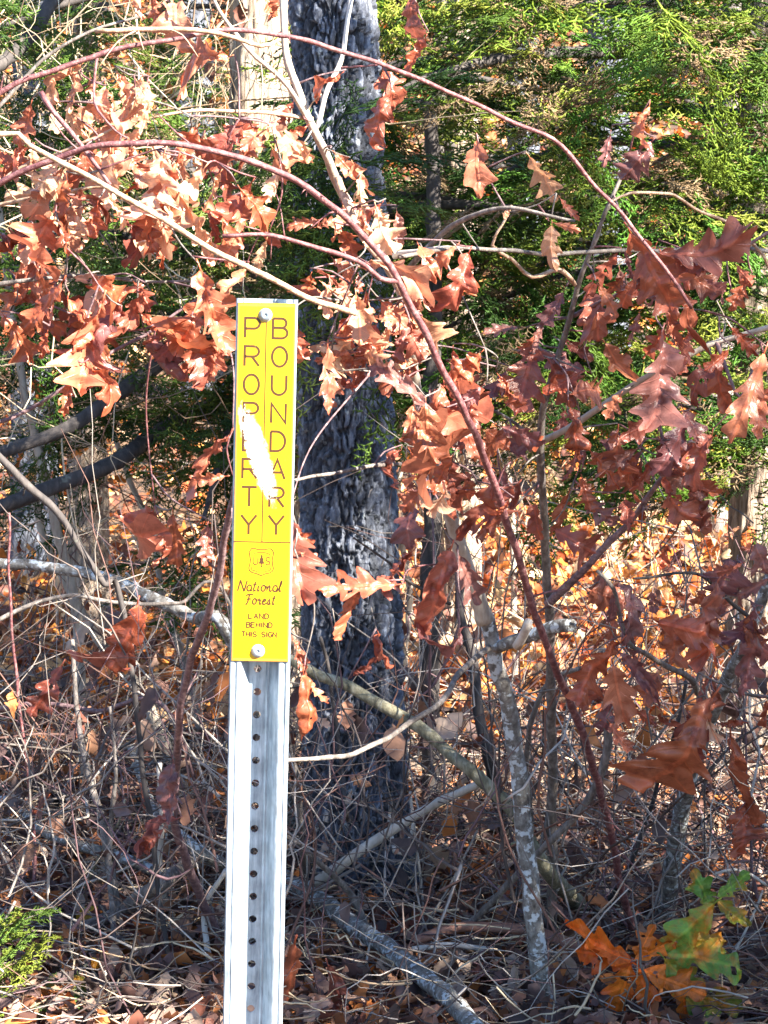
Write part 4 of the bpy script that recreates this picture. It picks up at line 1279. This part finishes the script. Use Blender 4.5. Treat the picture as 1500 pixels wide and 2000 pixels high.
PC.stem([(775, 548, 2.88), (740, 545, 2.87), (695, 508, 2.84), (620, 485, 2.82), (530, 460, 2.8), (435, 460, 2.79)], 11, 8, 'cane', 'branch', thorns=6, spurs=5)
cane("tan bramble cane slanting down to the right just above the sign", [gnd(-380, 2.6), at(-310, 1000, 2.6), at(-180, 420, 2.6), (0, 262, 2.6), (60, 285, 2.6), (130, 325, 2.6), (210, 365, 2.6), (330, 435, 2.62), (420, 490, 2.64), (520, 540, 2.66), (600, 580, 2.7), (695, 614, 2.74)], 10, 12, 'cane_tan', thorns=6, spurs=5)
cane("dull mauve cane bending down behind the post on its left", [gp(455, 1880), (440, 1850, 4.1), (390, 1750, 4.0), (365, 1680, 3.9), (340, 1600, 3.8), (345, 1500, 3.65), (350, 1400, 3.5), (370, 1300, 3.4), (415, 1170, 3.25), (440, 1040, 3.15), (470, 900, 3.05), (500, 740, 3.0)], 20, 12, 'cane_dull', spurs=5,
     leaves=[((338, 1490), (332, 1608), 3.6, 'u', 'plain', .6), ((345, 1600), (262, 1650), 3.7, 'u'), ((318, 1620), (280, 1665), 3.7, 'r')])
cane("thin grey cane running level across the cedar at the sign's height", [gnd(1900, 3.4), at(1850, 900, 3.4), at(1700, 520, 3.35), (1500, 490, 3.3), (1380, 488, 3.25), (1230, 490, 3.2), (1080, 496, 3.15), (970, 488, 3.1), (870, 488, 3.05), (780, 502, 3.0)], 8, 8, 'grey', spurs=4)
cane("slender tan cane drooping from the pale stem over the cedar", [gnd(1700, 3.5), at(1650, 900, 3.4), at(1500, 520, 3.2), (1350, 400, 3.1), (1290, 380, 3.05), (1230, 376, 3.02), (1195, 392, 3.0)], 7, 5, 'cane_tan')

# ---- other stems, sticks and fallen branches
def stick(label, pts, w0, w1, mat, name="fallen_branch", cat="branch", spurs=0, seg=8, wob=.2, group=None):
    return cane(label, pts, w0, w1, mat, name=name, cat=cat, spurs=spurs, seg=seg)


stick("mossy pale limb slanting down to the right in front of the trunk", [at(560, 1285, 4.1), (620, 1318, 4.1), (700, 1350, 4.1), (830, 1430, 4.05), (900, 1490, 4.0), (960, 1540, 4.0), (1010, 1600, 4.0), (1070, 1700, 4.0), gp(1140, 1790, .012)], 20, 32, 'mossy', spurs=3, seg=10)
stick("whitish stick rising to the right across the trunk's foot", [gp(556, 1775, .01), (650, 1702, 4.25), (760, 1625, 4.2), (850, 1570, 4.15), (935, 1530, 4.05)], 24, 16, 'bleached', spurs=4)
stick("lichen covered fallen log lying from the post toward the lower right", [gp(548, 1790, 0.085), gp(630, 1843, 0.085), gp(700, 1893, 0.080), gp(760, 1935, 0.080), gp(840, 2000, 0.075), gp(900, 2060, 0.075), gp(985, 2140, .05), gp(1040, 2200, .04)], 34, 42, 'lichen', seg=12)
stick("reddish weathered branch lying flat at the bottom centre", [gp(808, 1912, 0.075), gp(920, 1893, 0.085), gp(1050, 1907, 0.085), gp(1150, 1932, 0.075), gp(1300, 1978, 0.070), gp(1420, 2010, 0.067)], 20, 26, 'rust', seg=9)
stick("short pale pink stick lying under the reddish branch", [gp(805, 1922, 0.067), gp(880, 1915, 0.069), gp(965, 1920, 0.067)], 12, 10, 'bleached')
stick("dark crooked branch propped on the litter left of the post", [gp(78, 1848, .05), (150, 1812, 4.2), (230, 1785, 4.18), (270, 1752, 4.15), (330, 1714, 4.12), gp(400, 1722, .07)], 26, 30, 'grey', spurs=3)
stick("pale grey branch lying across the left foreground litter", [gp(-60, 1610, .06), gp(20, 1622, .07), (100, 1632, 4.6), (220, 1668, 4.5), (300, 1700, 4.45), (340, 1712, 4.4)], 18, 24, 'lichen', spurs=4)
stick("grey blue branch slanting down to the post from the left", [gp(256, 1535, .1), (300, 1580, 4.4), (345, 1625, 4.2), (400, 1670, 4.1), gp(470, 1742, .04)], 14, 26, 'lichen', spurs=3)
stick("thin bleached stick hanging upright left of the post", [(312, 1490, 4.2), (316, 1600, 4.2), (312, 1680, 4.22), (322, 1760, 4.25), gp(347, 1808, .004)], 11, 10, 'bleached')
stick("pale horizontal limb on the left at mid height", [(-120, 1075, 4.5), (0, 1100, 4.5), (60, 1104, 4.5), (180, 1122, 4.45), (280, 1160, 4.4), (380, 1207, 4.35), (450, 1248, 4.3), gp(600, 1700, .02)], 20, 26, 'lichen', spurs=5)
stick("dark twisting branch crossing the pale limb on the left", [(-90, 800, 4.0), (40, 935, 4.0), (110, 1000, 4.0), (160, 1075, 4.0), (200, 1140, 4.02), (240, 1200, 4.05), gp(330, 1900, .0)], 16, 10, 'dark', spurs=4)
stick("weak grey stem arching level low on the left", [(-60, 1240, 4.3), (40, 1190, 4.3), (130, 1165, 4.3), (260, 1180, 4.3), (350, 1180, 4.3), (450, 1182, 4.3), gp(640, 1780, .0)], 10, 6, 'grey', spurs=5)
stick("low grey branch near the ground on the far left", [gp(-80, 1500, .12), (0, 1385, 4.6), (90, 1375, 4.55), (190, 1388, 4.5), (330, 1390, 4.4), gp(430, 1730, .01)], 12, 8, 'cane_dull', spurs=5)
stick("blue grey forked branch leaning on the trunk's foot at right of the post", [gp(790, 1918, .012), (735, 1860, 4.15), (710, 1800, 4.15), (690, 1750, 4.15), (640, 1700, 4.1), (590, 1655, 4.05), (540, 1620, 4.0)], 18, 10, 'grey', spurs=5)
stick("long grey rod leaning right across the bottom middle", [gp(800, 1890, .012), (830, 1850, 4.2), (930, 1790, 4.1), (1000, 1720, 4.0), (1080, 1640, 3.9), (1150, 1560, 3.85), (1185, 1470, 3.8), (1188, 1400, 3.78)], 12, 18, 'grey', spurs=4)
stick("dark thin rod crossing behind the mottled stem at right", [gp(1160, 1800, .004), (1225, 1700, 4.3), (1265, 1600, 4.25), (1290, 1520, 4.2), (1320, 1430, 4.1), (1340, 1330, 4.05)], 9, 7, 'dark', spurs=2)
stick("curved dark twig rising beside the reddish cane", [gp(1040, 1790, .0), (1035, 1600, 4.2), (1028, 1500, 4.1), (1040, 1400, 4.0), (1075, 1330, 3.95), (1150, 1300, 3.9), (1180, 1270, 3.85)], 14, 8, 'grey', spurs=4)
stick("bent bleached twig with hooked end on the trunk's right foot", [gp(745, 1668, .25), (770, 1665, 4.35), (798, 1640, 4.35), (806, 1600, 4.35), (800, 1550, 4.35), gp(830, 1800, .01)], 9, 5, 'bleached')
stick("thin dry stalk leaning over the mauve cane", [gp(60, 1790, .0), (66, 1640, 4.4), (40, 1400, 4.3), (20, 1200, 4.25), (18, 1000, 4.2)], 8, 5, 'cane', name="dry_stalk", cat="stalk", spurs=4)
stick("orange brown dry stalk crossing the lower left litter", [gp(20, 1530, .05), (70, 1480, 4.9), (160, 1400, 4.8), (260, 1320, 4.7), (310, 1270, 4.6)], 8, 5, 'rust', name="dry_stalk", cat="stalk", spurs=3)
stick("vertical thin stick standing in the right foreground litter", [gp(1380, 1715, .0), (1377, 1650, 4.6), (1374, 1590, 4.6)], 9, 7, 'bleached', name="dry_stalk", cat="stalk")
stick("sunlit forked straw at the lower right corner", [gp(1440, 1960, .0), (1420, 1890, 4.0), (1440, 1850, 4.0), (1470, 1790, 4.0), (1490, 1740, 4.0)], 7, 4, 'bleached', name="dry_stalk", cat="stalk", spurs=3)
stick("white bent straw reaching in at the right edge", [gp(1560, 1790, .0), (1500, 1730, 4.05), (1438, 1700, 4.0), (1395, 1706, 4.0)], 7, 5, 'bleached', name="dry_stalk", cat="stalk", spurs=2)
# bushy low stems on the left
stick("forked grey brown seedling stem on the left litter, leaning left", [gp(212, 1905), (228, 1800, 4.15), (215, 1690, 4.2), (195, 1590, 4.25), (165, 1480, 4.3), (150, 1380, 4.35), (140, 1250, 4.4)], 24, 8, 'grey', name="shrub_stem", cat="shrub", spurs=6)
stick("blue grey upright twig beside the forked stem on the left", [gp(225, 1880), (214, 1660, 4.2), (222, 1560, 4.2), (228, 1500, 4.2), (215, 1380, 4.22)], 13, 6, 'grey', name="shrub_stem", cat="shrub", spurs=5)
stick("green barked prickly stem near the yellow leaf on the left", [gp(150, 1790), (185, 1690, 4.3), (232, 1600, 4.2), (245, 1560, 4.2)], 6, 4, 'mossy', name="shrub_stem", cat="shrub", spurs=6)
stick("thin sapling just left of the post with dark lower stem", [gp(418, 1955), (412, 1890, 4.0), (404, 1850, 4.02), (398, 1780, 4.05), (440, 1700, 4.0)], 18, 9, 'bleached', name="shrub_stem", cat="shrub", spurs=3)
stick("grey forked stem rising behind the post's right edge", [gp(600, 1760, .0), (590, 1640, 4.3), (585, 1560, 4.25), (575, 1500, 4.2), (560, 1420, 4.15)], 16, 8, 'grey', name="shrub_stem", cat="shrub", spurs=4)
stick("black thin vine hanging in front of the dark trunk", [gp(700, 1640, .1), (680, 1600, 4.3), (668, 1500, 4.3), (655, 1400, 4.3), (640, 1300, 4.28), (625, 1245, 4.25)], 9, 7, 'dark', name="shrub_stem", cat="shrub", spurs=2)
# pale banded saplings in the sun farther back on the left
BS = "pale banded saplings in the sun on the left"
for lab, pts, w0, w1 in [
    ("sunlit pale sapling nearest the left edge, leaning left", [gnd(190, 5.3), (165, 1480, 5.3), (150, 1200, 5.25), (110, 1030, 5.2), (80, 900, 5.2), (40, 720, 5.2), (0, 430, 5.2), (-40, 200, 5.2)], 24, 12),
    ("sunlit pale sapling slanting right toward the post", [gnd(345, 5.6), (322, 1450, 5.6), (270, 1340, 5.6), (215, 1280, 5.6), (150, 1180, 5.6), (90, 1060, 5.6), (60, 940, 5.6)], 26, 14),
    ("sunlit slender sapling leaning left close to the post", [gnd(398, 6.0), (388, 1420, 6.0), (360, 1290, 6.0), (320, 1180, 6.0), (300, 1050, 6.0), (250, 930, 6.0), (210, 820, 6.0)], 17, 10),
    ("sunlit crooked sapling right of the sign behind the trunk", [gnd(800, 6.2), (790, 1300, 6.2), (800, 1150, 6.2), (772, 1000, 6.2), (790, 880, 6.2), (780, 760, 6.2)], 15, 9),
    ("bleached thin sapling leaning in the sun below the cedar", [gnd(1010, 7.0), (1000, 1000, 7.0), (985, 880, 7.0), (960, 760, 7.0), (940, 660, 7.0)], 13, 8),
]:
    stick(lab, pts, w0, w1, 'pale', name="pale_sapling", cat="sapling", spurs=6)
# dark companion stems between trunk and the middle sapling
stick("dark slender trunk just left of the pale middle sapling", [gnd(845, 5.2), (838, 1150, 5.2), (845, 1000, 5.2), (832, 850, 5.2), (850, 600, 5.2), (840, 200, 5.2)], 40, 26, 'dark', name="slender_tree", cat="tree", seg=12)
stick("curved dark stem right of the pale middle sapling", [gp(1000, 1690), (960, 1500, 4.6), (935, 1400, 4.6), (925, 1290, 4.6), (900, 1200, 4.6), (900, 1090, 4.6)], 26, 16, 'dark', name="slender_tree", cat="tree", seg=10, spurs=3)

# ---- the turning oak seedling at the lower right
rt = gp(1210, 2015)
SE = Plant("oak_seedling", "small oak seedling with green and bright orange lobed leaves at the lower right", "seedling", rt)
SE.stem([rt, (1240, 1930, 3.78), (1270, 1880, 3.75), (1320, 1845, 3.74), (1360, 1800, 3.73), (1400, 1755, 3.72), (1430, 1735, 3.72)], 9, 5, 'cane_tan', knots=.2)
SE.stem([(1300, 1860, 3.75), (1330, 1930, 3.76), (1350, 1960, 3.77)], 6, 4, 'cane_tan', 'branch')
for (bx, by, tx, ty, D, c) in [
    (1395, 1765, 1312, 1838, 3.68, 'g'), (1400, 1752, 1450, 1715, 3.7, 'g'), (1385, 1770, 1360, 1715, 3.7, 'g'), (1400, 1758, 1448, 1798, 3.69, 'm'), (1330, 1835, 1398, 1838, 3.7, 'm'),
    (1302, 1865, 1415, 1888, 3.69, 'g'), (1298, 1872, 1355, 1925, 3.68, 'g'), (1312, 1855, 1392, 1860, 3.72, 'm'), (1232, 1878, 1132, 1822, 3.7, 'f'), (1238, 1880, 1150, 1862, 3.71, 'f'),
    (1232, 1885, 1208, 1958, 3.7, 'f'), (1238, 1876, 1302, 1848, 3.69, 'f'), (1245, 1870, 1270, 1822, 3.7, 'f'), (1248, 1890, 1262, 1968, 3.69, 'f'), (1258, 1895, 1352, 1932, 3.68, 'f'),
    (1340, 1940, 1425, 1962, 3.7, 'm'), (1340, 1950, 1395, 2008, 3.7, 'g'), (1335, 1950, 1345, 2010, 3.7, 'f'),
]:
    tx, ty = bx + (tx - bx) * 1.3, by + (ty - by) * 1.3
    SE.leaf((bx, by), (tx, ty), D, c, 'green', .55, face=(random.uniform(-.3, .3), -1, random.uniform(.1, .7)), dd=random.uniform(-.25, .25))

# ---- single leaves that stand up out of the litter
rt = gp(150, 1800)
GB = Plant("greenbrier", "greenbrier sprig with one bright yellow leaf on the left litter", "vine", rt)
GB.stem([rt, (165, 1790, 4.3), (176, 1775, 4.28), (192, 1772, 4.27)], 5, 4, 'mossy')
GB.leaf((192, 1772), (148, 1795), 4.25, 'y', 'plain', .4, face=(0, -1, .5))
rt = gp(130, 2030)
GB = Plant("greenbrier", "greenbrier sprig with round dull green leaves at the lower left", "vine", rt)
GB.stem([rt, (140, 1950, 3.85), (150, 1905, 3.84), (180, 1870, 3.84)], 6, 4, 'mossy')
for l in [((150, 1905), (85, 1935), 3.82, 'g'), ((152, 1905), (165, 1985), 3.82, 'g'), ((180, 1870), (195, 1895), 3.83, 'm'), ((130, 1955), (90, 1985), 3.8, 'g')]:
    GB.leaf(*l, 'plain', .3, face=(.1, -1, .8))
for lab, bx, by, tx, ty, c in [
    ("large pinkish curled oak leaf standing at the post's right side at the bottom", 575, 1845, 548, 2005, 'o'),
    ("brown folded oak leaf standing upright beside the pinkish one at the bottom", 640, 1885, 662, 1995, 'r'),
    ("small orange leaf propped at the foot of the dark trunk", 772, 1785, 760, 1832, 'o'),
    ("copper oak leaf lodged above the pale branch on the left litter", 92, 1560, 44, 1632, 'o'),
    ("orange brown leaf lying under the copper one at the left edge", 62, 1640, 5, 1655, 'o'),
    ("dull red leaf caught in twigs over the left litter", 120, 1300, 60, 1400, 'r'),
    ("ochre oak leaf snagged in the twigs left of the post", 268, 1180, 240, 1312, 'o'),
    ("rusty leaf spread beside the ochre one left of the post", 256, 1230, 150, 1292, 'r'),
    ("orange scrap of leaf on the litter left of the post", 262, 1790, 290, 1830, 'f'),
    ("maroon leaf lying flat close to the post's left side at the bottom", 380, 1850, 290, 1880, 'u'),
    ("pinkish leaf hooked on twigs right of the post near the trunk's foot", 640, 1570, 600, 1625, 'r'),
]:
    g = gp((bx + tx) / 2, max(by, ty)) if by > 1500 else at(bx, by, 3.9)
    D = g.y - .03
    p = at(bx, by, D)
    t = thing("dead_leaf", lab, "leaf", p)
    add_leaf(t, (bx, by), (tx, ty), D, c, name='blade')

# ---- cedar seedlings at the lower left
for lab, sp in [("bright green cedar seedling poking in at the left edge near the bottom", [(-40, 1800, 60, 1760, 26), (-20, 1850, 55, 1800, 26), (-30, 1900, 40, 1850, 20)]),
                ("yellow green cedar seedling spreading along the bottom left corner", [(-20, 1990, 100, 1960, 26), (40, 2010, 180, 1975, 26), (0, 1960, 35, 1880, 20), (-10, 1930, 30, 1900, 20)])]:
    rt = gp(sp[0][0] - 20, 2020)
    t = thing("cedar_seedling", lab, "seedling", rt)
    S, _ = spline([rt, rt + Vector((.0, .0, .08)), at(sp[0][2] - 30, sp[0][3], rt.y)], .02)
    V, Fc = tube_geo([s - rt for s in S], [.004 - .002 * i / len(S) for i in range(len(S))], 6, .2)
    mesh_obj("stem", V, Fc, M['grey'], t)
    pl = []
    for (x0, y0, x1, y1, n_) in sp:
        for k in range(n_ // 9):
            a = at(x0 + RNG.uniform(-30, 30), y0 + RNG.uniform(-25, 25), rt.y + RNG.uniform(-.05, .1))
            d = Vector((x1 - x0, RNG.uniform(-60, 40), -(y1 - y0) * 1.4))
            pl.append((a, d.normalized(), RNG.uniform(.22, .36), RNG.uniform(-.6, .6)))
    foliage_mesh(t, pl, "foliage", [(.16, .22, .03), (.22, .26, .035), (.11, .19, .03)])

# ------------------------------------------------------------------ trees farther back
for lab, px, D, r0, mat, ln in [
    ("brown trunk of a tree on the bank beyond the left cedar", 60, 9.5, .09, 'trunk', .02),
    ("grey leaning trunk on the bank beyond the sign", 400, 12.0, .11, 'trunk', -.04),
    ("slim sunlit trunk on the bank right of the dark trunk", 850, 10.5, .06, 'grey', .03),
    ("distant straight trunk behind the right cedar", 1180, 13.0, .12, 'trunk', 0),
    ("distant bent trunk at the far right", 1390, 10.0, .07, 'grey', .05),
    ("thin dark trunk far up the bank in the middle", 1020, 15.0, .10, 'trunk', -.02),
]:
    f = gnd(px, D)
    t = thing("forest_tree", lab, "tree", f)
    trunk(t, "trunk", [f + Vector((0, 0, -.1)), f + Vector((ln, 0, 1.5)), f + Vector((ln * 3, .05, 3.5)), f + Vector((ln * 4, 0, 6.5))], [r0 * 1.15, r0, r0 * .85, r0 * .45], mat, seed=int(px), nseg=36, vstep=.05, zdet=4)
    for k in range(5):
        a = random.uniform(0, 6.28); z = 1.8 + k * .9
        p = f + Vector((ln * 2, 0, z))
        simple_limb(t, [p, p + Vector((math.cos(a) * .5, math.sin(a) * .5, .35)), p + Vector((math.cos(a) * 1.2, math.sin(a) * 1.2, .6 + random.random() * .5))], r0 * .3, .006, 'dark')

# ------------------------------------------------------------------ litter on the forest floor (nobody could count it)
def litter_templates():
    out = []
    for sd in range(14):
        r = random.Random(900 + sd)
        hw = leaf_shape(r, r.choice(['oak', 'wide', 'long', 'plain', 'oak']))
        N, K = 9, 1
        V, Fc = [], []
        kx = r.uniform(-3, 3) + .01; ky = r.uniform(-1.8, 1.8) + .01; fo = r.uniform(-.4, .7)
        for i in range(N + 1):
            for j in (-1, 0, 1):
                t = i / N
                h, sw = hw(t, 0 if j < 0 else 1)
                x, y = j * h, t + sw * abs(j)
                z = fo * abs(x) + .06 * math.sin(y * 9 + sd) * j
                a = kx * x; X, Z = math.sin(a) / kx, (1 - math.cos(a)) / kx + z
                a = ky * y; V.append((X, math.sin(a) / ky - Z * math.sin(a) - .5, (1 - math.cos(a)) / ky + Z * math.cos(a)))
        for i in range(N):
            for j in range(2): Fc.append((i * 3 + j, i * 3 + j + 1, i * 3 + j + 4, i * 3 + j + 3))
        V = np.array(V); V[:, 2] -= V[:, 2].mean()
        out.append((V, np.array(Fc)))
    return out


LT = litter_templates()
LCOL = np.array([(.56, .18, .04), (.50, .14, .035), (.60, .28, .10), (.66, .40, .20), (.30, .10, .05), (.20, .09, .07), (.60, .20, .035), (.36, .17, .10), (.70, .50, .32), (.45, .11, .04), (.72, .46, .24), (.66, .30, .08)])


SHADE_LCOL = np.array([(.30, .15, .10), (.22, .12, .10), (.40, .21, .13), (.15, .09, .08), (.40, .15, .06), (.46, .33, .25), (.26, .10, .07), (.34, .22, .17), (.20, .13, .12), (.52, .19, .06), (.10, .07, .065)])  # near litter palette, greyed and darkened to put the shade into its colour


def rot_many(n, tilt):
    yaw = RNG.uniform(0, 2 * np.pi, n); p = RNG.normal(0, tilt, n); q = RNG.normal(0, tilt, n)
    cy, sy, cp, sp, cq, sq = np.cos(yaw), np.sin(yaw), np.cos(p), np.sin(p), np.cos(q), np.sin(q)
    z = np.zeros(n); o = np.ones(n)
    Rz = np.stack([np.stack([cy, -sy, z], -1), np.stack([sy, cy, z], -1), np.stack([z, z, o], -1)], 1)
    Rx = np.stack([np.stack([o, z, z], -1), np.stack([z, cp, -sp], -1), np.stack([z, sp, cp], -1)], 1)
    Ry = np.stack([np.stack([cq, z, sq], -1), np.stack([z, o, z], -1), np.stack([-sq, z, cq], -1)], 1)
    return Rz @ Rx @ Ry


def gz_np(x, y):
    h = .02 * np.sin(x * 1.9 + y * .7) + .015 * np.sin(x * .8 - y * 2.1 + 1)
    t = np.clip(np.minimum(y, 40) - 8.5, 0, None)
    return h + .30 * t * t / (t + 2)


def scatter(n, y0, y1, spread, extra):
    """points on the floor inside a widening wedge, evenly by area"""
    out = []
    while len(out) < n:
        y = RNG.uniform(y0, y1, n); hw = spread * y + extra
        x = RNG.uniform(-1, 1, n) * (spread * y1 + extra)
        ok = np.abs(x) < hw
        out.extend(np.stack([x, y], -1)[ok].tolist())
    return np.array(out[:n])


Vs, Fs, Cs, off = [], [], [], 0
for (n_, y0, y1, size, tilt, lift) in ((13000, 3.3, 6.0, .060, .75, .06), (13000, 6.0, 10.0, .09, .5, .05), (20000, 10.0, 26.0, .14, .5, .04)):
    xy = scatter(n_, y0, y1, .34 if y1 > 7 else .24, .7)
    Rm = rot_many(n_, tilt)
    idx = RNG.integers(len(LT), size=n_)
    sc_ = size * RNG.uniform(.6, 1.35, n_)
    zz = gz_np(xy[:, 0], xy[:, 1]) + RNG.uniform(.005, lift, n_)
    pal = SHADE_LCOL if y1 < 7 else LCOL
    cc = pal[RNG.integers(len(pal), size=n_)] * RNG.uniform(.75, 1.2, (n_, 1))
    for k in range(len(LT)):
        s = np.where(idx == k)[0]
        T, Fk = LT[k]
        P = np.einsum('nij,vj->nvi', Rm[s], T) * sc_[s, None, None]
        P[:, :, 0] += xy[s, 0:1]; P[:, :, 1] += xy[s, 1:2]; P[:, :, 2] += zz[s, None]
        Vs.append(P.reshape(-1, 3))
        Fs.append((Fk[None] + (np.arange(len(s)) * len(T))[:, None, None]).reshape(-1, 4) + off)
        Cs.append(np.repeat(cc[s], len(T), 0)); off += len(s) * len(T)
tag(mesh_obj("leaf_litter", np.concatenate(Vs), np.concatenate(Fs), M['litter'], col=np.concatenate(Cs)),
    "brown fallen oak leaves covering the forest floor", "leaf litter", kind="stuff")


def curve_field(n, y0, y1, ln, rad, zr, el, cols, spread=.2, extra=.45, xr=None, bow=.35, zmax=None):
    """many thin curved stems, each a three-sided tube of six pieces with a kink or two"""
    xy = scatter(n, y0, y1, spread, extra)
    if xr is not None: xy[:, 0] = RNG.uniform(xr[0], xr[1], n)
    yaw = RNG.uniform(0, 2 * np.pi, n); e = RNG.normal(el[0], el[1], n)
    L = ln * RNG.uniform(.35, 1.5, n)
    d = np.stack([np.cos(yaw) * np.cos(e), np.sin(yaw) * np.cos(e) * .5, np.sin(e)], -1)
    z0 = gz_np(xy[:, 0], xy[:, 1]) + RNG.uniform(zr[0], zr[1], n)
    p0 = np.concatenate([xy, z0[:, None]], 1)
    b1 = RNG.normal(0, bow, (n, 3)) * L[:, None]
    b1[:, 2] -= .1 * L
    r = rad * RNG.uniform(.45, 1.5, n)
    a = np.cross(d, np.array([.2, .3, .93])); a /= np.linalg.norm(a, axis=1, keepdims=True) + 1e-9
    b = np.cross(d, a)
    m = 9
    V = np.empty((n, m * 3, 3))
    for lv in range(m):
        t = lv / (m - 1)
        p = p0 + d * (L * t)[:, None] + b1 * (t * (1 - t) * 1.6) + RNG.normal(0, .012, (n, 3)) * L[:, None]
        p[:, 2] = np.maximum(p[:, 2], gz_np(p[:, 0], p[:, 1]) + .006)
        for s_ in range(3):
            an = 2 * math.pi * s_ / 3
            V[:, lv * 3 + s_] = p + (a * math.cos(an) + b * math.sin(an)) * (r * (1 - .65 * t))[:, None]
    f = []
    for lv in range(m - 1):
        for s_ in range(3): f.append((lv * 3 + s_, lv * 3 + (s_ + 1) % 3, lv * 3 + 3 + (s_ + 1) % 3, lv * 3 + 3 + s_))
    Fc = (np.array(f)[None] + (np.arange(n) * m * 3)[:, None, None]).reshape(-1, 4)
    C = np.repeat(cols[RNG.integers(len(cols), size=n)] * RNG.uniform(.65, 1.25, (n, 1)), m * 3, 0)
    return V.reshape(-1, 3), Fc, C


def join_fields(fields):
    off = 0; A, B, Cc = [], [], []
    for V, Fc, C in fields:
        A.append(V); B.append(Fc + off); Cc.append(C); off += len(V)
    return np.concatenate(A), np.concatenate(B), np.concatenate(Cc)


greys = np.array([(.22, .19, .17), (.34, .29, .26), (.13, .10, .09), (.48, .42, .37), (.09, .065, .06), (.20, .11, .09), (.15, .09, .10)])
tans = np.array([(.62, .50, .34), (.52, .40, .27), (.70, .60, .44), (.40, .28, .18), (.30, .20, .13)])
V, Fc, C = join_fields([curve_field(3200, 3.5, 6.0, .20, .0022, (.04, .11), (.0, .25), np.concatenate([greys, tans[:2], tans[3:4]])),
                        curve_field(900, 6.0, 11.0, .35, .0035, (.01, .06), (.05, .2), greys)])
tag(mesh_obj("twig_litter", V, Fc, M['twig'], col=C), "fallen grey twigs scattered over the leaf litter", "twigs", kind="stuff")
V, Fc, C = join_fields([curve_field(900, 3.7, 5.6, .50, .0024, (0, .35), (.55, .55), greys),
                        curve_field(360, 3.6, 5.2, .5, .0032, (.0, .45), (.6, .6), greys),
                        curve_field(240, 3.5, 4.6, .45, .0016, (.2, .9), (.1, .8), greys)])
tag(mesh_obj("bare_tangle", V, Fc, M['twig'], col=C), "criss-crossing bare grey and purple brown stems around the trunk's foot", "bare stems", kind="stuff")
V, Fc, C = join_fields([curve_field(230, 5.6, 8.5, .55, .0028, (0, .8), (.8, .5), tans),
                        curve_field(320, 4.8, 5.6, .45, .0022, (.9, 1.9), (.3, .8), tans, xr=(-1.1, -.12)),
                        curve_field(210, 5.6, 8.5, .55, .0028, (0, .9), (.7, .5), greys),
                        curve_field(800, 5.6, 7.2, .5, .0022, (.6, 2.0), (.3, .8), tans, xr=(-1.3, .0))])
tag(mesh_obj("dry_brush", V, Fc, M['twig'], col=C), "tangle of dry tan stems and twigs behind the thicket", "brush", kind="stuff")
# dead leaves still hanging in the tangle
n_ = 2100
xy = np.concatenate([scatter(1500, 5.5, 8.5, .2, .5), scatter(600, 3.9, 5.5, .2, .4)])
Rm = rot_many(n_, 1.2); idx = RNG.integers(len(LT), size=n_); sc_ = .07 * RNG.uniform(.5, 1.3, n_)
zz = gz_np(xy[:, 0], xy[:, 1]) + RNG.uniform(.05, 1.0, n_) ** 1.3 * np.where(xy[:, 1] < 5.5, .55, np.where(xy[:, 0] < -.1, 2.0, .9))
cc = np.where(xy[:, 1:2] < 5.5, SHADE_LCOL[RNG.integers(len(SHADE_LCOL), size=n_)], LCOL[RNG.integers(len(LCOL), size=n_)]) * RNG.uniform(.8, 1.25, (n_, 1))
Vs, Fs, Cs, off = [], [], [], 0
for k in range(len(LT)):
    s = np.where(idx == k)[0]; T, Fk = LT[k]
    P = np.einsum('nij,vj->nvi', Rm[s], T) * sc_[s, None, None]
    P[:, :, 0] += xy[s, 0:1]; P[:, :, 1] += xy[s, 1:2]; P[:, :, 2] += zz[s, None]
    Vs.append(P.reshape(-1, 3)); Fs.append((Fk[None] + (np.arange(len(s)) * len(T))[:, None, None]).reshape(-1, 4) + off)
    Cs.append(np.repeat(cc[s], len(T), 0)); off += len(s) * len(T)
tag(mesh_obj("brush_leaves", np.concatenate(Vs), np.concatenate(Fs), M['litter'], col=np.concatenate(Cs)), "small dead leaves hanging in the dry brush", "dead leaves", kind="stuff")
